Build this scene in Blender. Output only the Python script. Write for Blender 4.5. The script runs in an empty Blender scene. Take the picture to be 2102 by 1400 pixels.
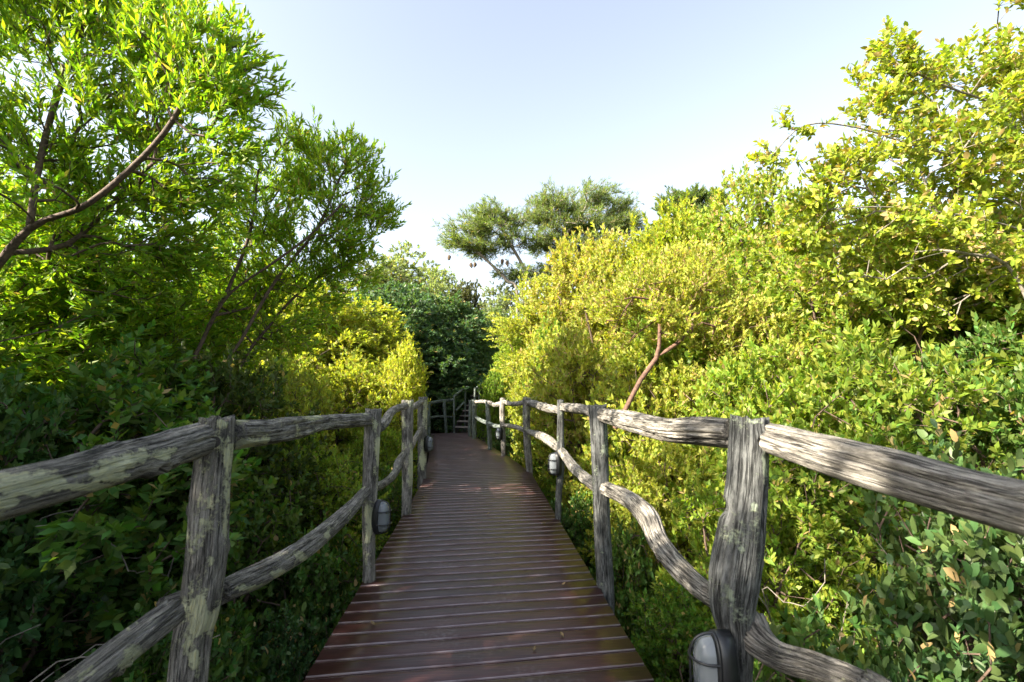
import bpy, bmesh, math, random
import numpy as np
from mathutils import Vector, noise as mnoise

random.seed(7)
C = bpy.context.scene.collection
SC = bpy.context.scene
# ------------------------------------------------------------------ camera
F, EYE, PX, HY = 960.0, 1.4, 985.0, 793.0          # photo is 2102 x 1400
PITCH = math.atan((HY - 700) / F)
YAW = math.atan((1051 - PX) / F * math.cos(PITCH))

def ray(x, y):
    a = (x - 1051) / F; b = (700 - y) / F
    cp, sp = math.cos(PITCH), math.sin(PITCH)
    v = (a, cp - b * sp, sp + b * cp)
    cy, sy = math.cos(YAW), math.sin(YAW)
    return (v[0] * cy + v[1] * sy, -v[0] * sy + v[1] * cy, v[2])

def at(x, y, Y):
    r = ray(x, y); t = Y / r[1]
    return Vector((r[0] * t, Y, EYE + r[2] * t))

def atx(x, y, X):
    r = ray(x, y); t = X / r[0]
    return Vector((X, r[1] * t, EYE + r[2] * t))

cam_d = bpy.data.cameras.new("camera"); cam = bpy.data.objects.new("camera", cam_d); C.objects.link(cam)
cam.location = (0, 0, EYE)
cam.rotation_euler = (math.pi / 2 + PITCH, 0, -YAW)
cam_d.sensor_width = 36; cam_d.lens = F / 2102 * 36
cam_d.clip_start = 0.05; cam_d.clip_end = 3000
cam_d.dof.use_dof = True; cam_d.dof.focus_distance = 5.0; cam_d.dof.aperture_fstop = 4.0
SC.camera = cam

# ------------------------------------------------------------------ light
SUN_EL, SUN_AZ = math.radians(33), math.radians(-116)     # azimuth clockwise from +Y
to_sun = Vector((math.sin(SUN_AZ) * math.cos(SUN_EL), math.cos(SUN_AZ) * math.cos(SUN_EL), math.sin(SUN_EL)))
sd = bpy.data.lights.new("sun", 'SUN'); so = bpy.data.objects.new("sun", sd); C.objects.link(so)
sd.energy = 5.0; sd.angle = math.radians(0.5); sd.color = (1.0, 0.90, 0.73)
so.rotation_euler = to_sun.to_track_quat('Z', 'Y').to_euler()
so.location = (-10, 0, 20)
W = bpy.data.worlds.new("World"); SC.world = W; W.use_nodes = True
nt = W.node_tree; nt.nodes.clear()
sky = nt.nodes.new('ShaderNodeTexSky'); sky.sky_type = 'NISHITA'; sky.sun_disc = False
sky.sun_elevation = SUN_EL; sky.sun_rotation = SUN_AZ
sky.air_density = 1.0; sky.dust_density = 3.0; sky.ozone_density = 1.0; sky.altitude = 50
bg = nt.nodes.new('ShaderNodeBackground'); bg.inputs[1].default_value = 0.092
wo = nt.nodes.new('ShaderNodeOutputWorld')
hsv = nt.nodes.new('ShaderNodeHueSaturation'); hsv.inputs['Saturation'].default_value = 0.58
nt.links.new(sky.outputs[0], hsv.inputs['Color']); nt.links.new(hsv.outputs[0], bg.inputs[0]); nt.links.new(bg.outputs[0], wo.inputs[0])
SC.view_settings.view_transform = 'Standard'; SC.view_settings.look = 'None'
SC.view_settings.exposure = 2.32; SC.view_settings.gamma = 1.0
SC.cycles.max_bounces = 7; SC.cycles.diffuse_bounces = 4; SC.cycles.glossy_bounces = 2
SC.cycles.transmission_bounces = 4; SC.cycles.transparent_max_bounces = 6
SC.cycles.sample_clamp_indirect = 6.0
SC.cycles.use_denoising = True

# ------------------------------------------------------------------ materials
def mat(name):
    m = bpy.data.materials.new(name); m.use_nodes = True
    n = m.node_tree; n.nodes.clear()
    return m, n.nodes, n.links

def N(ns, t, **kw):
    n = ns.new(t)
    for k, v in kw.items():
        if k.startswith('i_'):
            key = k[2:]
            n.inputs[int(key) if key.isdigit() else key].default_value = v
        else:
            setattr(n, k, v)
    return n

def ramp(ns, stops, interp='LINEAR'):
    r = ns.new('ShaderNodeValToRGB'); r.color_ramp.interpolation = interp
    el = r.color_ramp.elements
    while len(el) < len(stops): el.new(0.5)
    for e, (p, c) in zip(el, stops):
        e.position = p; e.color = (c, c, c, 1) if not isinstance(c, tuple) else (*c, 1)
    return r

def leaf_material(name, gloss, trans, dead):
    m, ns, L = mat(name)
    out = N(ns, 'ShaderNodeOutputMaterial')
    oi = N(ns, 'ShaderNodeObjectInfo'); at_ = N(ns, 'ShaderNodeAttribute', attribute_name='tint')
    hs = N(ns, 'ShaderNodeHueSaturation')
    mr = N(ns, 'ShaderNodeMapRange'); mr.inputs[3].default_value = 0.46; mr.inputs[4].default_value = 0.535
    mv = N(ns, 'ShaderNodeMapRange'); mv.inputs[3].default_value = 0.45; mv.inputs[4].default_value = 1.6
    at2 = N(ns, 'ShaderNodeAttribute', attribute_name='tone')
    L.new(at_.outputs['Fac'], mr.inputs[0]); L.new(at2.outputs['Fac'], mv.inputs[0])
    L.new(oi.outputs['Color'], hs.inputs['Color']); L.new(mr.outputs[0], hs.inputs['Hue']); L.new(mv.outputs[0], hs.inputs['Value'])
    dr = ramp(ns, [(0.0, 0.0), (1.0 - dead - 0.002, 0.0), (1.0 - dead, 1.0)])
    L.new(at_.outputs['Fac'], dr.inputs[0])
    mx = N(ns, 'ShaderNodeMix', data_type='RGBA'); L.new(dr.outputs[0], mx.inputs[0])
    L.new(hs.outputs[0], mx.inputs[6]); mx.inputs[7].default_value = (0.38, 0.27, 0.12, 1)
    p = N(ns, 'ShaderNodeBsdfPrincipled'); L.new(mx.outputs[2], p.inputs['Base Color'])
    p.inputs['Roughness'].default_value = gloss; p.inputs['Specular IOR Level'].default_value = 0.3
    tm = N(ns, 'ShaderNodeMix', data_type='RGBA', blend_type='MULTIPLY'); tm.inputs[0].default_value = 1
    L.new(mx.outputs[2], tm.inputs[6]); tm.inputs[7].default_value = (1.5, 1.55, 0.45, 1)
    t = N(ns, 'ShaderNodeBsdfTranslucent'); L.new(tm.outputs[2], t.inputs[0])
    ms = N(ns, 'ShaderNodeMixShader'); ms.inputs[0].default_value = trans
    L.new(p.outputs[0], ms.inputs[1]); L.new(t.outputs[0], ms.inputs[2]); L.new(ms.outputs[0], out.inputs[0])
    return m

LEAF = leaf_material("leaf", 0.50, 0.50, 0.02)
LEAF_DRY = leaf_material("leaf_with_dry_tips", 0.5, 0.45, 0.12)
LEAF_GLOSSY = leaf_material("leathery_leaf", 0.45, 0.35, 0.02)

def bark_material(name, c1, c2):
    m, ns, L = mat(name)
    out = N(ns, 'ShaderNodeOutputMaterial'); p = N(ns, 'ShaderNodeBsdfPrincipled', i_Roughness=0.85)
    tc = N(ns, 'ShaderNodeTexCoord'); n1 = N(ns, 'ShaderNodeTexNoise', i_Scale=30.0, i_Detail=6.0)
    L.new(tc.outputs['Object'], n1.inputs['Vector'])
    r = ramp(ns, [(0.3, c1), (0.7, c2)]); L.new(n1.outputs[0], r.inputs[0]); L.new(r.outputs[0], p.inputs['Base Color'])
    b = N(ns, 'ShaderNodeBump', i_Strength=0.6, i_Distance=0.01); L.new(n1.outputs[0], b.inputs['Height']); L.new(b.outputs[0], p.inputs['Normal'])
    L.new(p.outputs[0], out.inputs[0])
    return m

BARK = bark_material("bark_brown", (0.035, 0.022, 0.016), (0.13, 0.085, 0.06))
BARK_RED = bark_material("bark_reddish", (0.05, 0.026, 0.018), (0.16, 0.085, 0.055))
BARK_GREY = bark_material("bark_grey", (0.07, 0.06, 0.05), (0.24, 0.21, 0.17))

def wood_material(name, dark, light, lichen, lich_col):
    """weathered round timber; 'grain' attribute = (cos, sin, length) of the log"""
    m, ns, L = mat(name)
    out = N(ns, 'ShaderNodeOutputMaterial'); p = N(ns, 'ShaderNodeBsdfPrincipled', i_Roughness=0.8)
    p.inputs['Specular IOR Level'].default_value = 0.3
    g = N(ns, 'ShaderNodeAttribute', attribute_name='grain')
    oi = N(ns, 'ShaderNodeObjectInfo')
    off = N(ns, 'ShaderNodeVectorMath', operation='SCALE'); off.inputs[0].default_value = (13, 7, 29); L.new(oi.outputs['Random'], off.inputs['Scale'])
    ad = N(ns, 'ShaderNodeVectorMath', operation='ADD'); L.new(g.outputs['Vector'], ad.inputs[0]); L.new(off.outputs[0], ad.inputs[1])
    def stretched(sx, sz, scale, detail, rough=0.6):
        mp = N(ns, 'ShaderNodeMapping'); mp.inputs['Scale'].default_value = (sx, sx, sz)
        L.new(ad.outputs[0], mp.inputs[0])
        n = N(ns, 'ShaderNodeTexNoise', i_Scale=scale, i_Detail=detail, i_Roughness=rough); L.new(mp.outputs[0], n.inputs['Vector'])
        return n
    fine = stretched(4.6, 1.35, 3.6, 9.0, 0.72)      # fibres
    mid = stretched(1.5, 0.8, 1.6, 5.0)
    blot = stretched(0.9, 0.9, 1.3, 4.0)
    crack = stretched(2.2, 0.22, 1.6, 3.0)
    r1 = ramp(ns, [(0.37, dark), (0.50, tuple((a + b) / 2 for a, b in zip(dark, light))), (0.64, light)])
    mixf = N(ns, 'ShaderNodeMath', operation='MULTIPLY_ADD'); L.new(fine.outputs[0], mixf.inputs[0]); mixf.inputs[1].default_value = 0.65
    sc2 = N(ns, 'ShaderNodeMath', operation='MULTIPLY'); L.new(mid.outputs[0], sc2.inputs[0]); sc2.inputs[1].default_value = 0.35
    L.new(sc2.outputs[0], mixf.inputs[2]); L.new(mixf.outputs[0], r1.inputs[0])
    # weather stains
    r2 = ramp(ns, [(0.36, 0.32), (0.60, 1.0)]); L.new(blot.outputs[0], r2.inputs[0])
    m1 = N(ns, 'ShaderNodeMix', data_type='RGBA', blend_type='MULTIPLY'); m1.inputs[0].default_value = 0.8
    L.new(r1.outputs[0], m1.inputs[6]); L.new(r2.outputs[0], m1.inputs[7])
    # thin checks along the grain
    r3 = ramp(ns, [(0.465, 1.0), (0.494, 0.06), (0.506, 0.06), (0.535, 1.0)]); L.new(crack.outputs[0], r3.inputs[0])
    m2 = N(ns, 'ShaderNodeMix', data_type='RGBA', blend_type='MULTIPLY'); m2.inputs[0].default_value = 0.85
    L.new(m1.outputs[2], m2.inputs[6]); L.new(r3.outputs[0], m2.inputs[7])
    # lichen
    ln = stretched(1.5, 4.0, 2.4, 8.0, 0.70); lv = stretched(0.5, 1.1, 1.1, 1.0)
    la = N(ns, 'ShaderNodeMath', operation='ADD'); L.new(ln.outputs[0], la.inputs[0]); L.new(lv.outputs[0], la.inputs[1])
    r4 = ramp(ns, [(lichen - 0.025, 0.0), (lichen + 0.035, 0.9)])
    ca_ = N(ns, 'ShaderNodeAttribute', attribute_name='crust'); cs_ = N(ns, 'ShaderNodeMath', operation='MULTIPLY_ADD'); cs_.inputs[1].default_value = 0.30
    L.new(ca_.outputs['Fac'], cs_.inputs[0]); L.new(la.outputs[0], cs_.inputs[2]); la = cs_
    hf = N(ns, 'ShaderNodeMath', operation='MULTIPLY'); L.new(la.outputs[0], hf.inputs[0]); hf.inputs[1].default_value = 0.5
    L.new(hf.outputs[0], r4.inputs[0])
    m3 = N(ns, 'ShaderNodeMix', data_type='RGBA'); L.new(r4.outputs[0], m3.inputs[0]); L.new(m2.outputs[2], m3.inputs[6]); lr = ramp(ns, [(0.35, tuple(c * 0.55 for c in lich_col)), (0.5, lich_col), (0.65, (lich_col[0] * 1.15, lich_col[1] * 1.05, lich_col[2] * 0.75))]); L.new(fine.outputs[0], lr.inputs[0]); L.new(lr.outputs[0], m3.inputs[7])
    L.new(m3.outputs[2], p.inputs['Base Color'])
    # relief
    h1 = N(ns, 'ShaderNodeMath', operation='MULTIPLY_ADD'); L.new(r3.outputs[0], h1.inputs[0]); h1.inputs[1].default_value = 0.8; L.new(fine.outputs[0], h1.inputs[2])
    h2 = N(ns, 'ShaderNodeMath', operation='MULTIPLY_ADD'); L.new(r4.outputs[0], h2.inputs[0]); h2.inputs[1].default_value = 0.5; L.new(h1.outputs[0], h2.inputs[2])
    b = N(ns, 'ShaderNodeBump', i_Strength=1.0, i_Distance=0.018); L.new(h2.outputs[0], b.inputs['Height']); L.new(b.outputs[0], p.inputs['Normal'])
    L.new(p.outputs[0], out.inputs[0])
    return m

WOOD = wood_material("weathered_grey_wood", (0.036, 0.034, 0.034), (0.61, 0.575, 0.525), 0.582, (0.62, 0.64, 0.44))
WOOD_DARK = wood_material("shaded_dark_wood", (0.016, 0.019, 0.021), (0.30, 0.31, 0.305), 0.60, (0.36, 0.42, 0.33))  # shade on the dark posts is put into this wood colour
WOOD_PALE = wood_material("sunlit_pale_wood", (0.085, 0.075, 0.065), (0.74, 0.69, 0.61), 0.66, (0.50, 0.53, 0.36))  # sunlight on the pale rails is put into this wood colour
WOOD_GREEN = wood_material("treated_greenish_wood", (0.10, 0.13, 0.12), (0.33, 0.38, 0.35), 0.66, (0.42, 0.48, 0.38))

def deck_material():
    m, ns, L = mat("dark_red_brown_decking")
    out = N(ns, 'ShaderNodeOutputMaterial'); p = N(ns, 'ShaderNodeBsdfPrincipled')
    tc = N(ns, 'ShaderNodeTexCoord')
    mp = N(ns, 'ShaderNodeMapping'); mp.inputs['Scale'].default_value = (1.2, 16, 16); L.new(tc.outputs['Object'], mp.inputs[0])
    n1 = N(ns, 'ShaderNodeTexNoise', i_Scale=5.0, i_Detail=6.0); L.new(mp.outputs[0], n1.inputs['Vector'])
    n2 = N(ns, 'ShaderNodeTexNoise', i_Scale=2.4, i_Detail=5.0); L.new(tc.outputs['Object'], n2.inputs['Vector'])
    n3 = N(ns, 'ShaderNodeTexNoise', i_Scale=38.0, i_Detail=2.0); L.new(tc.outputs['Object'], n3.inputs['Vector'])
    a = N(ns, 'ShaderNodeAttribute', attribute_name='tint')
    r = ramp(ns, [(0.25, (0.020, 0.0078, 0.0078)), (0.55, (0.041, 0.0155, 0.0145)), (0.8, (0.070, 0.031, 0.028))]); L.new(n1.outputs[0], r.inputs[0])
    mv = N(ns, 'ShaderNodeMapRange'); mv.inputs[3].default_value = 0.7; mv.inputs[4].default_value = 1.35; L.new(a.outputs['Fac'], mv.inputs[0])
    hs = N(ns, 'ShaderNodeHueSaturation'); L.new(r.outputs[0], hs.inputs['Color']); L.new(mv.outputs[0], hs.inputs['Value'])
    # pale dusty wear
    sp = ramp(ns, [(0.52, 0.0), (0.75, 0.55)]); L.new(n2.outputs[0], sp.inputs[0])
    sp2 = ramp(ns, [(0.45, 0.0), (0.8, 1.0)]); L.new(n3.outputs[0], sp2.inputs[0])
    mu = N(ns, 'ShaderNodeMath', operation='MULTIPLY'); L.new(sp.outputs[0], mu.inputs[0]); L.new(sp2.outputs[0], mu.inputs[1])
    mx = N(ns, 'ShaderNodeMix', data_type='RGBA'); L.new(mu.outputs[0], mx.inputs[0]); L.new(hs.outputs[0], mx.inputs[6]); mx.inputs[7].default_value = (0.22, 0.20, 0.21, 1)
    wa = N(ns, 'ShaderNodeAttribute', attribute_name='edge_sheen'); n5 = N(ns, 'ShaderNodeTexNoise', i_Scale=7.0, i_Detail=3.0); L.new(tc.outputs['Object'], n5.inputs['Vector'])
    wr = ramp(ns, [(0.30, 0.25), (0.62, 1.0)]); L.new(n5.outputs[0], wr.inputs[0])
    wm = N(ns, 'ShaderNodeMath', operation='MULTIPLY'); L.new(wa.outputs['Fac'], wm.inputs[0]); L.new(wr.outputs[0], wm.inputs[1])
    mw = N(ns, 'ShaderNodeMix', data_type='RGBA'); L.new(wm.outputs[0], mw.inputs[0]); L.new(mx.outputs[2], mw.inputs[6]); mw.inputs[7].default_value = (0.21, 0.175, 0.19, 1)  # sky sheen along the plank edges, painted as a paler colour
    L.new(mw.outputs[2], p.inputs['Base Color'])
    rr = N(ns, 'ShaderNodeMapRange'); rr.inputs[3].default_value = 0.27; rr.inputs[4].default_value = 0.42; p.inputs['Specular IOR Level'].default_value = 0.36; L.new(n2.outputs[0], rr.inputs[0]); L.new(rr.outputs[0], p.inputs['Roughness'])
    b = N(ns, 'ShaderNodeBump', i_Strength=0.25, i_Distance=0.004); L.new(n1.outputs[0], b.inputs['Height']); L.new(b.outputs[0], p.inputs['Normal'])
    L.new(p.outputs[0], out.inputs[0])
    return m
DECK = deck_material()

def plain(name, col, rough, metal=0.0, spec=0.5, noise_amt=0.25, scale=20.0):
    m, ns, L = mat(name)
    out = N(ns, 'ShaderNodeOutputMaterial'); p = N(ns, 'ShaderNodeBsdfPrincipled', i_Roughness=rough, i_Metallic=metal)
    p.inputs['Specular IOR Level'].default_value = spec
    tc = N(ns, 'ShaderNodeTexCoord'); n1 = N(ns, 'ShaderNodeTexNoise', i_Scale=scale, i_Detail=5.0); L.new(tc.outputs['Object'], n1.inputs['Vector'])
    r = ramp(ns, [(0.3, tuple(c * (1 - noise_amt) for c in col)), (0.7, tuple(min(1, c * (1 + noise_amt)) for c in col))])
    L.new(n1.outputs[0], r.inputs[0]); L.new(r.outputs[0], p.inputs['Base Color']); L.new(p.outputs[0], out.inputs[0])
    return m
BLACK = plain("black_cast_metal", (0.012, 0.013, 0.015), 0.38)
IRON = plain("rusty_bolt_steel", (0.05, 0.045, 0.042), 0.55, 0.6)
NEST = plain("dry_woven_grass", (0.07, 0.05, 0.03), 0.95, scale=60)
UNDER = plain("dark_joist_timber", (0.02, 0.016, 0.014), 0.9)

def glass_material():
    m, ns, L = mat("ribbed_lamp_glass")
    out = N(ns, 'ShaderNodeOutputMaterial'); p = N(ns, 'ShaderNodeBsdfPrincipled', i_Roughness=0.2)
    p.inputs['Base Color'].default_value = (0.36, 0.40, 0.44, 1)
    p.inputs['Transmission Weight'].default_value = 0.6; p.inputs['IOR'].default_value = 1.45
    tc = N(ns, 'ShaderNodeTexCoord'); wv = N(ns, 'ShaderNodeTexWave', i_Scale=14.0, bands_direction='Y'); L.new(tc.outputs['Object'], wv.inputs['Vector'])
    b = N(ns, 'ShaderNodeBump', i_Strength=0.25, i_Distance=0.004); L.new(wv.outputs[1], b.inputs['Height']); L.new(b.outputs[0], p.inputs['Normal'])
    L.new(p.outputs[0], out.inputs[0])
    return m
GLASS = glass_material()

def ground_material():
    m, ns, L = mat("leaf_litter_soil")
    out = N(ns, 'ShaderNodeOutputMaterial'); p = N(ns, 'ShaderNodeBsdfPrincipled', i_Roughness=0.95)
    tc = N(ns, 'ShaderNodeTexCoord'); n1 = N(ns, 'ShaderNodeTexNoise', i_Scale=9.0, i_Detail=9.0); n2 = N(ns, 'ShaderNodeTexVoronoi', i_Scale=22.0)
    L.new(tc.outputs['Object'], n1.inputs['Vector']); L.new(tc.outputs['Object'], n2.inputs['Vector'])
    r = ramp(ns, [(0.3, (0.018, 0.013, 0.009)), (0.55, (0.055, 0.04, 0.025)), (0.75, (0.05, 0.06, 0.02))]); L.new(n1.outputs[0], r.inputs[0])
    L.new(r.outputs[0], p.inputs['Base Color'])
    b = N(ns, 'ShaderNodeBump', i_Strength=0.8, i_Distance=0.05); L.new(n2.outputs[0], b.inputs['Height']); L.new(b.outputs[0], p.inputs['Normal'])
    L.new(p.outputs[0], out.inputs[0])
    return m
GROUND = ground_material()

# ------------------------------------------------------------------ object helpers
def link(name, me, m, parent=None):
    o = bpy.data.objects.new(name, me)
    if m is not None: me.materials.append(m)
    C.objects.link(o); o.parent = parent
    return o

def thing(name, label, cat, loc=(0, 0, 0), rz=0.0, group=None):
    o = bpy.data.objects.new(name, None); C.objects.link(o)
    o.empty_display_size = 0.2
    o.location = loc; o.rotation_euler = (0, 0, rz)
    o['label'] = label; o['category'] = cat
    if group: o['group'] = group
    return o

def np_mesh(name, verts, faces_flat, loop_tot, attrs=None, smooth=False):
    """verts (n,3); faces_flat int array of loop vertices; loop_tot int array of loops per face"""
    me = bpy.data.meshes.new(name)
    verts = np.ascontiguousarray(verts, dtype=np.float32)
    me.vertices.add(len(verts)); me.vertices.foreach_set('co', verts.ravel())
    lt = np.asarray(loop_tot, dtype=np.int32); ls = np.concatenate([[0], np.cumsum(lt)[:-1]]).astype(np.int32)
    me.loops.add(len(faces_flat)); me.loops.foreach_set('vertex_index', np.asarray(faces_flat, dtype=np.int32))
    me.polygons.add(len(lt)); me.polygons.foreach_set('loop_start', ls)
    try: me.polygons.foreach_set('loop_total', lt)
    except Exception: pass
    if smooth: me.polygons.foreach_set('use_smooth', np.ones(len(lt), dtype=bool))
    me.update(calc_edges=True)
    for k, (dom, typ, arr) in (attrs or {}).items():
        a = me.attributes.new(k, typ, dom)
        a.data.foreach_set('vector' if typ == 'FLOAT_VECTOR' else 'value', np.asarray(arr, dtype=np.float32).ravel())
    return me

def bm_obj(name, bm, m, parent=None, smooth=False):
    me = bpy.data.meshes.new(name); bm.normal_update(); bm.to_mesh(me); bm.free()
    if smooth:
        for p in me.polygons: p.use_smooth = True
    return link(name, me, m, parent)

FWD = (math.sin(YAW) * math.cos(PITCH), math.cos(YAW) * math.cos(PITCH), math.sin(PITCH))
# ------------------------------------------------------------------ round timber
def catmull(P, n):
    P = [Vector(p) for p in P]
    if len(P) == 2: return [P[0].lerp(P[1], i / n) for i in range(n + 1)]
    Q = [P[0] * 2 - P[1]] + P + [P[-1] * 2 - P[-2]]
    L = [(P[i + 1] - P[i]).length for i in range(len(P) - 1)]; T = sum(L); out = []
    for i in range(n + 1):
        d = T * i / n; k = 0
        while k < len(L) - 1 and d > L[k]: d -= L[k]; k += 1
        t = min(1, d / L[k]) if L[k] else 0
        a, b, c, e = Q[k], Q[k + 1], Q[k + 2], Q[k + 3]
        out.append(0.5 * ((2 * b) + (c - a) * t + (2 * a - 5 * b + 4 * c - e) * t * t + (3 * b - a - 3 * c + e) * t ** 3))
    return out

def timber(name, path, radii, m, parent, seed, rough=0.10, groove=0.0, step=0.03, sides=28, holes=(), chip=0.02, base=None, flat=0.0, crust=()):
    """one log: ring mesh along a smooth path, knotty cross-section, gnarled ends. world coordinates -> parent space"""
    L = sum((Vector(path[i + 1]) - Vector(path[i])).length for i in range(len(path) - 1))
    n = max(6, int(L / step))
    pts = catmull(path, n)
    rs = [v.x for v in catmull([(r, 0, 0) for r in radii], n)] if len(radii) == len(path) else [radii[0] + (radii[-1] - radii[0]) * i / n for i in range(n + 1)]
    if len(radii) == len(path) and len(path) > 2:       # radii at the same arc positions as the points
        acc = [0.0]
        for i in range(len(path) - 1): acc.append(acc[-1] + (Vector(path[i + 1]) - Vector(path[i])).length)
        rs = list(np.interp(np.linspace(0, acc[-1], n + 1), acc, radii))
    rnd = random.Random(seed)
    ox, oy, oz = rnd.uniform(0, 50), rnd.uniform(0, 50), rnd.uniform(0, 50)
    gr = [(rnd.uniform(0, 2 * math.pi), rnd.uniform(0.5, 1.0)) for _ in range(4)]
    ck = [(rnd.uniform(0, 2 * math.pi), rnd.uniform(0.5, 1.0), rnd.uniform(0, 90)) for _ in range(9 if sides >= 60 else 0)]
    kn = [(rnd.uniform(0.1, max(.2, L)), rnd.uniform(0, 6.283), rnd.uniform(.012, .024)) for _ in range(int(L * 3.2) if sides >= 60 else 0)]
    wd = max(0.075, 4.0 / sides)
    verts, grain, faces = [], [], []
    up = Vector((0, 0, 1)); T0 = (pts[1] - pts[0]).normalized()
    u = (Vector((0.3, -1, 0.2)) - T0 * Vector((0.3, -1, 0.2)).dot(T0)).normalized()
    dist = 0.0
    for i, p in enumerate(pts):
        T = (pts[min(n, i + 1)] - pts[max(0, i - 1)]).normalized()
        u = (u - T * u.dot(T)).normalized(); v = T.cross(u)
        if i: dist += (p - pts[i - 1]).length
        for k in range(sides):
            a = 2 * math.pi * k / sides; ca, sa = math.cos(a), math.sin(a)
            f = 1.0
            f += rough * 1.3 * mnoise.noise(Vector((ca * 1.1 + ox, sa * 1.1 + oy, dist * 2.3 + oz)))
            f += rough * 0.9 * mnoise.noise(Vector((ca * 2.6 + oy, sa * 2.6 + oz, dist * 1.2 + ox)))
            f += rough * 0.5 * mnoise.noise(Vector((ca * 6 + ox, sa * 6 + oy, dist * 3.0 + oz)))
            f += rough * 0.35 * mnoise.noise(Vector((ca * 11 + oy, sa * 11 + ox, dist * 9.0 + oz)))
            for (ga, gw) in gr:
                ga2 = ga + 0.5 * mnoise.noise(Vector((dist * 1.5 + ga * 9, oz, 3.1)))
                dd = abs((a - ga2 + math.pi) % (2 * math.pi) - math.pi)
                f -= 1.5 * groove * gw * max(0.15, 0.75 + 0.6 * mnoise.noise(Vector((ga * 5, dist * 2.2, oy)))) * math.exp(-(dd / 0.15) ** 2)
            for (ga, gw, gs) in ck:                   # drying cracks that open and close along the log
                ga2 = ga + 0.25 * mnoise.noise(Vector((dist * 2.2 + gs, oz, 3.1)))
                dd = abs((a - ga2 + math.pi) % (2 * math.pi) - math.pi)
                if dd < 0.3: f -= 0.42 * gw * min(1, max(0, 0.15 + 1.6 * mnoise.noise(Vector((gs, dist * 3.1, oy))))) * math.exp(-(dd / wd) ** 2)
            for (kd, ka, kr) in kn:                   # knots: a raised ring round a hollow
                dd = ((a - ka + math.pi) % (2 * math.pi) - math.pi) * rs[i]; q2 = math.hypot(dd, dist - kd) / kr
                if q2 < 3: f += (0.16 * math.exp(-((q2 - 1.1) / .5) ** 2) - 0.22 * math.exp(-(q2 / .55) ** 2)) * kr / .02
            if flat:                                  # sawn flat on one side
                f = min(f, (1 - flat) / max(0.2, ca)) if ca > 0.2 else f
            for (hd, ha, hl, hw) in holes:            # rotted knot holes
                dd = abs((a - ha + math.pi) % (2 * math.pi) - math.pi)
                f -= 0.55 * math.exp(-((dist - hd) / hl) ** 2 - (dd / hw) ** 2)
            e = 0.0
            if i == 0 or i == n: e = chip * mnoise.noise(Vector((ca * 2 + ox, sa * 2 + oz, i + oy)))
            q = p + (u * ca + v * sa) * rs[i] * f + T * e
            verts.append(q); grain.append((ca, sa, dist * 6.0))
    for i in range(n):
        for k in range(sides):
            k2 = (k + 1) % sides
            faces.append((i * sides + k, i * sides + k2, (i + 1) * sides + k2, (i + 1) * sides + k))
    for end, i in ((0, 0), (1, n)):                   # end caps with a slightly sunken heart
        c = len(verts); T = (pts[1] - pts[0]).normalized() if not end else (pts[n] - pts[n - 1]).normalized()
        verts.append(pts[i] - T * (-0.006 if not end else 0.006)); grain.append((0, 0, dist * 6.0 * end + 2))
        for k in range(sides):
            k2 = (k + 1) % sides
            faces.append((c, i * sides + k2, i * sides + k) if not end else (c, i * sides + k, i * sides + k2))
    lich = np.zeros(len(verts))                       # crusts of lichen: spots given where the photo shows them, kept on the log's skin
    if crust:
        for i, p in enumerate(pts):
            for k in range(sides):
                q = verts[i * sides + k]; d = q - Vector((0, 0, EYE))
                if (q - p).dot(d) > 0: continue
                w_ = d.dot(Vector(FWD)); sx = 1051 + F * d.dot(Vector((math.cos(YAW), -math.sin(YAW), 0))) / w_
                sy = 700 - F * d.dot(Vector((math.cos(YAW), -math.sin(YAW), 0)).cross(Vector(FWD))) / w_
                for (cx, cy, rx, ry) in crust:
                    e = math.hypot((sx - cx) / rx, (sy - cy) / ry)
                    if e < 1.6: lich[i * sides + k] = max(lich[i * sides + k], 1.6 - e)
    b = Vector(base) if base is not None else Vector((0, 0, 0))
    V = np.array([tuple(q - b) for q in verts]); ff = [x for f_ in faces for x in f_]
    me = np_mesh(name, V, ff, [len(f_) for f_ in faces], {'grain': ('POINT', 'FLOAT_VECTOR', np.array(grain)), 'crust': ('POINT', 'FLOAT', lich)}, smooth=True)
    return link(name, me, m, parent)

def half(w, q, t):
    """radius of a round log that looks w photo pixels wide at q; t = how far off the lens axis, across the log"""
    d = q.x * FWD[0] + q.y * FWD[1] + (q.z - EYE) * FWD[2]
    return w / 2 * d / F / math.sqrt(1 + t * t)

def pxlog(pts, Y0, Y1, X=None):
    """centre line given as photo points + widths; depth runs from Y0 to Y1 (or lies in the vertical plane x = X)"""
    P, R = [], []
    n = len(pts)
    for i, (x, y, w) in enumerate(pts):
        if X is not None: q = atx(x, y, X)
        else: q = at(x, y, Y0 + (Y1 - Y0) * i / (n - 1))
        P.append(q); R.append(half(w, q, (x - 1051) / F))
    return P, R

# ------------------------------------------------------------------ plants
def unit(a):
    return a / np.maximum(np.linalg.norm(a, axis=-1, keepdims=True), 1e-9)

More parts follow.
